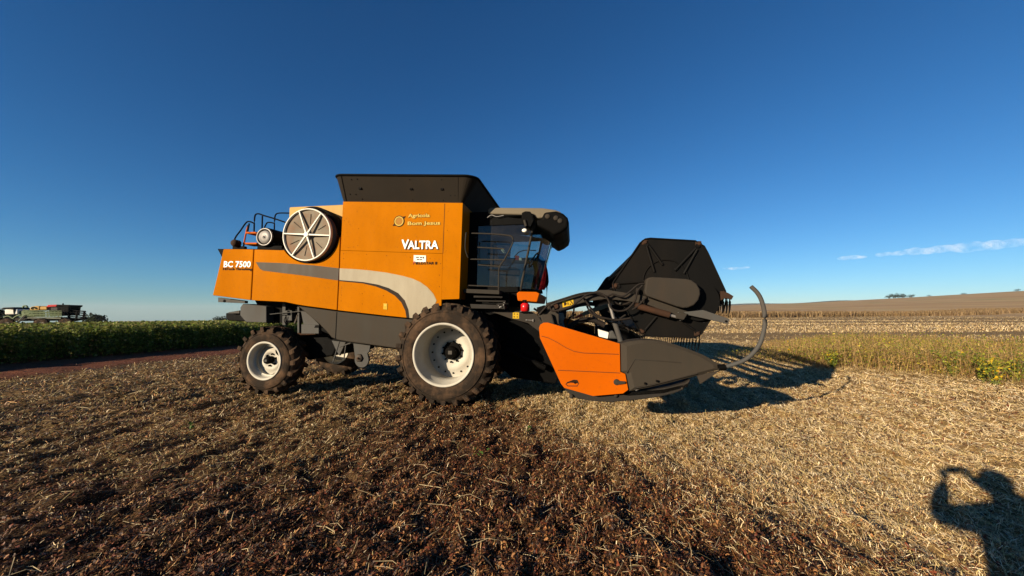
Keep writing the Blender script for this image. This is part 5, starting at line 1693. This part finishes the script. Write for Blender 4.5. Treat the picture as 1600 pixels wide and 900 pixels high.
drape([(852.6, 853.4, 414), (853, 855.4, 421), (853.2, 856.4, 430), (853.2, 857, 440), (853.2, 855.6, 447)], fy_ + .03, 'cloth_fold', M['cloth_dark'])

# ------------------------------------------------------------------ the photographer (seen by the shadow on the stubble)
def skin_mesh(name, verts, edges, radii, mat, parent, root=0, sub=2):
    me = bpy.data.meshes.new(name)
    me.from_pydata([Vector(v) for v in verts], edges, [])
    o = link_mesh(name, me, mat, parent)
    md = o.modifiers.new('skin', 'SKIN')
    md.use_smooth_shade = True
    sv = me.skin_vertices[0].data
    for i, r in enumerate(radii):
        rr = r if isinstance(r, tuple) else (r, r)
        sv[i].radius = rr
        sv[i].use_root = (i == root)
    sb = o.modifiers.new('subdivision', 'SUBSURF'); sb.levels = sub; sb.render_levels = sub
    return o
px0, py0 = 0.06, -0.40
person = empty('person', None, (px0, py0, 0))
tag(person, 'person in shirt and dark trousers photographing the combine, both hands raised, casting the stubble shadow', 'person')
V_, E_, R_ = [], [], []
def vtx(p, r, link=None):
    V_.append(p); R_.append(r)
    if link is not None: E_.append((link, len(V_) - 1))
    return len(V_) - 1
pel = vtx((0, 0, .95), (.15, .11))
wai = vtx((0, .0, 1.10), (.135, .10), pel)
che = vtx((0, .0, 1.32), (.155, .11), wai)
nec0 = vtx((0, .0, 1.45), (.09, .07), che)
nec = vtx((0, .01, 1.52), (.052, .055), nec0)
hd0 = vtx((0, .03, 1.60), (.068, .08), nec)
hd1 = vtx((0, .03, 1.69), (.075, .092), hd0)
hd2 = vtx((0, .025, 1.755), (.052, .066), hd1)
nos = None
for s in (-1, 1):
    hp = vtx((s * .09, 0, .88), .085, pel)
    kn = vtx((s * .11, .03, .50), .058, hp)
    an = vtx((s * .13, -.01, .09), .04, kn)
    vtx((s * .145, .10, .045), (.042, .035), vtx((s * .135, .02, .04), .042, an))
armv = {}
for s in (-1, 1):
    sh_ = vtx((s * .19, .0, 1.42), .062, nec0)
    el = vtx((-.27, .29, 1.34) if s < 0 else (.40, .18, 1.42), .055, sh_)
    wr = vtx((-.135, .34, 1.57) if s < 0 else (.11, .34, 1.60), .038, el)
    armv[s] = (el, wr)
skin_mesh('body', V_, E_, R_, M['skin'], person)
# hands with five fingers closing on the phone
phz, phy = 1.655, .365
for s in (-1, 1):
    hx = -.135 if s < 0 else .11
    hv, he, hr = [], [], []
    def hvx(p, r, l=None):
        hv.append(p); hr.append(r)
        if l is not None: he.append((l, len(hv) - 1))
        return len(hv) - 1
    w0 = hvx((hx, .34, 1.565 if s < 0 else 1.595), .026)
    pm = hvx((hx - s * -.01, .325, 1.60 if s < 0 else 1.625), (.030, .02), w0)
    for k in range(4):
        f0 = hvx((hx + s * .012, .34 - .001 * k, 1.612 + .018 * k), .0095, pm)
        f1 = hvx((hx + s * .014, .375, 1.615 + .018 * k), .0085, f0)
        hvx((hx - s * .022, .387, 1.618 + .017 * k), .0075, f1)
    t0 = hvx((hx - s * .02, .325, 1.60), .0105, pm)
    hvx((hx - s * .05, .343, 1.612), .009, t0)
    skin_mesh('hand', hv, he, hr, M['skin'], person, 0, 1)
tv = [(0, 0, .93), (0, 0, 1.10), (0, 0, 1.32), (0, 0, 1.44), (-.19, 0, 1.42), (-.27, .29, 1.34), (.19, 0, 1.42), (.40, .18, 1.42), (-.15, .335, 1.53), (.14, .325, 1.585)]
skin_mesh('shirt', tv, [(0, 1), (1, 2), (2, 3), (3, 4), (4, 5), (3, 6), (6, 7), (5, 8), (7, 9)], [(.235, .17), (.225, .165), (.225, .165), (.13, .11), .105, .082, .105, .082, .056, .056], M['shirt'], person)
tv = [(0, 0, .97), (-.095, 0, .86), (-.112, .03, .5), (-.13, -.01, .08), (.095, 0, .86), (.112, .03, .5), (.13, -.01, .08)]
skin_mesh('trousers', tv, [(0, 1), (1, 2), (2, 3), (0, 4), (4, 5), (5, 6)], [(.21, .16), .125, .095, .075, .125, .095, .075], M['trousers'], person)
hb_ = MB(); hb_.ball((0, .0, 1.69), .122, (.88, 1.0, .9), 16, 10); hb_.build('hair', M['hair'], person)
fb = MB()
fb.ball((0, .125, 1.645), .016, (.8, 1, 1.3), 8, 6)
for s in (-1, 1):
    fb.ball((s * .082, .03, 1.645), .024, (.5, 1, 1.5), 8, 6)
fb.build('nose_and_ears', M['skin'], person)
fb = MB()
for s in (-1, 1): fb.ball((s * .03, .112, 1.665), .011, seg=8, rings=6)
fb.build('eyes', M['white'], person)
fb = MB(); fb.ball((0, .113, 1.602), .022, (1.1, .4, .3), 10, 6); fb.build('mouth', M['cloth'], person)
for s in (-1, 1):
    sb_ = MB(); sb_.ball((s * .14, .04, .05), .06, (.85, 2.1, .75), 12, 8); sb_.build('shoe', M['black'], person)
ph = MB().box(-.10, .08, phy - .004, phy + .004, phz - .038, phz + .038).build('phone', M['black'], None, .004)
ph.location = (px0, py0, 0)
tag(ph, 'black phone held level in both hands of the photographer', 'phone')

# ------------------------------------------------------------------ clouds low over the right horizon
def cloud(name, u0, u1, v0, v1, vh, label, seed):
    r = 9000.0
    rn = random.Random(seed)
    b_ = MB()
    k = max(5, int((u1 - u0) / 10))
    for i in range(k):
        t = (i + .5) / k
        u, v = u0 + (u1 - u0) * t + rn.uniform(-3, 3), v0 + (v1 - v0) * t + rn.uniform(-1, 1)
        d = ray(u, v); kk = r / math.hypot(d.x, d.y); c = EYE + d * kk
        s = r / 603 * .7
        env = .45 + .55 * math.sin(math.pi * min(1, max(0, t)))
        b_.ball(c, 1.0, (13 * s * env, 13 * s * env, vh * s * env * rn.uniform(.6, 1.1)), 14, 10)
    m = bpy.data.materials.new(name + '_vapour'); m.use_nodes = True
    nn, ll = m.node_tree.nodes, m.node_tree.links
    nn.clear()
    out = nn.new('ShaderNodeOutputMaterial')
    pv = nn.new('ShaderNodeVolumePrincipled')
    pv.inputs['Color'].default_value = (.97, .97, .97, 1)
    pv.inputs['Anisotropy'].default_value = -0.2
    g = nn.new('ShaderNodeNewGeometry').outputs['Position']
    f = noise(nn, ll, .006, 4, .6, g)
    rr = ramp(nn, ll, f, .42, .74, (0, 0, 0, 1), (.0034, .0034, .0034, 1))
    ll.new(rr, pv.inputs['Density'])
    ll.new(pv.outputs[0], out.inputs['Volume'])
    o = b_.build('cloud', m)
    tag(o, label, 'cloud', 'thin clouds over the right horizon')
cloud('cloud_bank', 1372, 1660, 398, 373, 7.5, 'longest thin white cloud streak, reaching the right border', 1)
cloud('cloud_small', 1312, 1350, 403, 402, 4.0, 'short thin cloud left of the long streak', 2)
cloud('cloud_wisp', 1134, 1166, 419.5, 418, 3.6, 'tiny lone cloud wisp beside the header reel', 3)

# ------------------------------------------------------------------ thin evening haze
hz_m = bpy.data.materials.new('haze_air'); hz_m.use_nodes = True
hn, hl = hz_m.node_tree.nodes, hz_m.node_tree.links
hn.clear()
ho = hn.new('ShaderNodeOutputMaterial'); hp = hn.new('ShaderNodeVolumePrincipled')
hp.inputs['Color'].default_value = (.80, .88, 1.0, 1)
hp.inputs['Density'].default_value = 6e-5
hl.new(hp.outputs[0], ho.inputs['Volume'])
zlo = float(Zg.min()) - 60
hb__ = MB(); hb__.box(-4300, 4300, -400, 4300, min(zlo, -120), 66)
hz_o = hb__.build('haze', hz_m)
tag(hz_o, kind='stuff')
